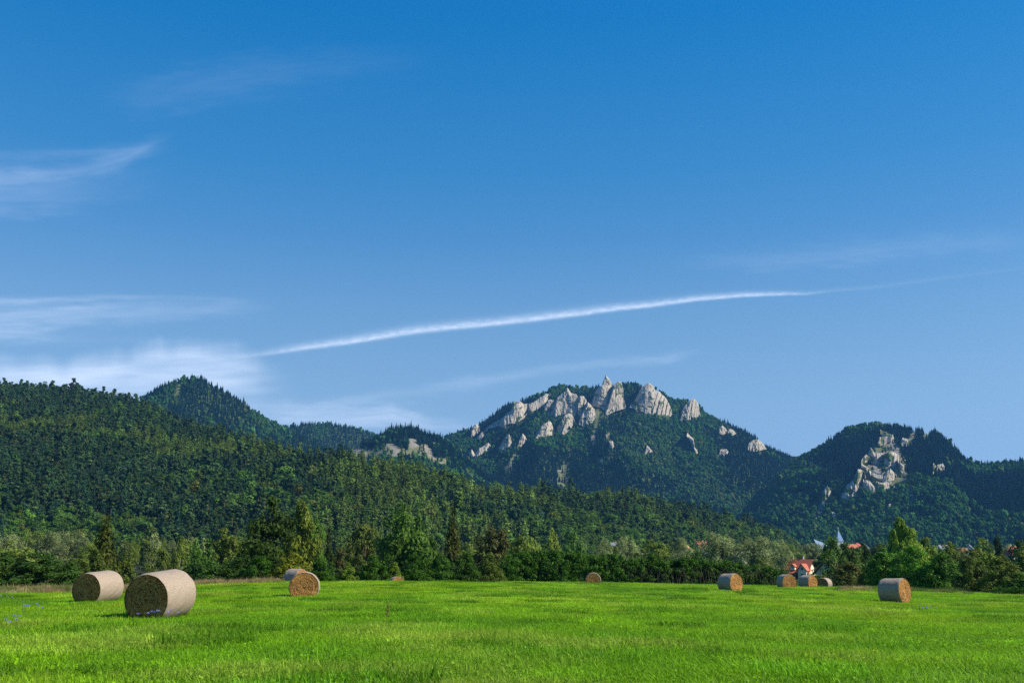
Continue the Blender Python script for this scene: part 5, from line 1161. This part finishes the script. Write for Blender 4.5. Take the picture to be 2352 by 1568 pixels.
def streak(X, Y, pts, w_, seed, amt, tail=1.0):
    p = np.array(pts, float); yc = np.interp(X, p[:, 0], p[:, 1]); am = np.interp(X, p[:, 0], p[:, 2]); q = (Y - yc) / (w_ * (.6 + .6 * am))
    q = q + (fbm(X / 60, Y / 12, seed, 3) - .5) * 1.2
    return amt * am * np.exp(-q * q) * (.55 + .9 * fbm(X / 90, (Y - yc) / 7, seed + 1, 4))
def bank(X, Y):
    top = 6 + np.interp(X, [-80, 150, 300, 370, 450, 560, 600, 650, 700], [805, 812, 785, 770, 772, 775, 800, 830, 850]) + (fbm(X / 50, X * 0, 4, 4) - .5) * 26
    d = sm(Y, top - 10, top + 55) * (.35 + .95 * fbm(X / 120 + Y / 60, Y / 16, 8, 4)) * sm(720 - X, 0, 260) * (1 - .45 * sm(Y, 860, 930))
    return np.maximum(d, .30 * sm(Y, 840, 880) * sm(420 - X, 0, 300) * fbm(X / 150, Y / 10, 18, 4) * 1.6) * .52
cloud('cirrus_cloud', 'broad veil of thin white cloud above the cone-shaped hill', -120, 720, 740, 1000, 220, 140, bank)
cloud('cirrus_cloud', 'faint long streaks of thin cloud left above the white veil', -120, 640, 660, 800, 200, 110, lambda X, Y: streak(X, Y, [(-120, 690, 1), (60, 692, .9), (250, 682, .5), (640, 690, 0)], 7, 3, .16) + streak(X, Y, [(-120, 735, .8), (150, 722, .9), (400, 712, .5), (640, 705, .3)], 24, 5, .20) + streak(X, Y, [(-120, 760, .9), (60, 768, 1), (150, 780, .2), (640, 790, 0)], 18, 6, .16))
cloud('cirrus_cloud', 'feathery wisp of cloud at the left middle of the sky', -120, 420, 290, 520, 180, 120, lambda X, Y: streak(X, Y, [(-120, 405, .9), (60, 408, .8), (200, 390, .5), (280, 368, .7), (350, 330, .4), (420, 300, 0)], 20, 11, .14) + streak(X, Y, [(-120, 450, .8), (100, 445, .6), (250, 430, .2), (420, 400, 0)], 55, 12, .12) + streak(X, Y, [(-120, 360, .3), (250, 352, .6), (340, 348, .5), (420, 340, 0)], 14, 14, .09))
cloud('cirrus_cloud', 'very faint upper wisp of cloud left of the sky centre', 180, 1060, 90, 300, 160, 90, lambda X, Y: 1.0 * streak(X, Y, [(180, 215, 0), (330, 222, .8), (420, 205, 1), (600, 175, .9), (800, 150, .5), (1060, 130, 0)], 40, 21, .035))
cloud('cirrus_cloud', 'pinkish low haze of cloud above the low saddle hill', 560, 1160, 840, 1000, 180, 100, lambda X, Y: streak(X, Y, [(560, 940, .8), (700, 938, .9), (800, 925, .6), (900, 905, .3), (1160, 880, .3)], 14, 31, .18) + streak(X, Y, [(560, 975, .5), (750, 968, .9), (900, 955, 1), (1000, 985, .6), (1160, 985, .2)], 24, 33, .26))
cloud('cirrus_cloud', 'thin slanting cloud streak above the rocky summit', 960, 1640, 780, 920, 200, 80, lambda X, Y: streak(X, Y, [(960, 885, .5), (1100, 875, .8), (1250, 850, .5), (1400, 832, .7), (1540, 824, .9), (1600, 806, .3), (1640, 800, 0)], 10, 41, .12))
cloud('cirrus_cloud', 'faint pale band of cloud at the right above the vapour trail', 1480, 2440, 500, 660, 200, 80, lambda X, Y: streak(X, Y, [(1480, 610, 0), (1750, 600, .8), (1950, 585, 1), (2150, 560, .8), (2440, 548, .4)], 22, 51, .05))
def trail(X, Y):
    p = np.array([(500, 824, 0), (560, 818, .35), (600, 814, .5), (660, 805, .8), (800, 785, 1), (960, 760, 1), (1200, 736, 1), (1400, 712, 1), (1600, 688, 1), (1720, 678, .95), (1800, 676, .75), (1850, 675, .36), (1900, 670, .15), (2050, 655, .08), (2200, 635, .08), (2440, 606, .10)], float)
    yc = np.interp(X, p[:, 0], p[:, 1]) + (fbm(X / 60, X * 0, 61, 3) - .5) * 2.5; am = np.interp(X, p[:, 0], p[:, 2]); w_ = np.interp(X, [560, 900, 1300, 1700, 1900, 2440], [8, 10.5, 10, 6.5, 4.5, 6])
    q = (Y - yc) / w_; e = np.where(q > 0, np.exp(-(q * 1.9) ** 2), np.exp(-np.abs(q) ** 1.6))
    return am * e * (.45 + .7 * fbm(X / 11, (Y - yc) / 3, 63, 4)) * .58
cloud('vapour_trail', 'bright white aircraft trail rising gently from left to right', 380, 2460, 580, 850, 1300, 240, trail, 'vapour trail')

# ------------------------------------------------------------------ haze
def haze():
    m = MB(); m.box((0, 2450, 335), (12000, 7000, 690)); b = NB('haze_air')
    v = b.n('ShaderNodeVolumePrincipled'); v.inputs['Color'].default_value = (.16, .50, 1.0, 1); v.inputs['Density'].default_value = 0.000055; v.inputs['Anisotropy'].default_value = .2
    b.l(v.outputs[0], b.out.inputs['Volume']); o = obj('haze', m.build('haze', b.m)); return tag(o, 'thin blue valley haze', kind='stuff')
haze()
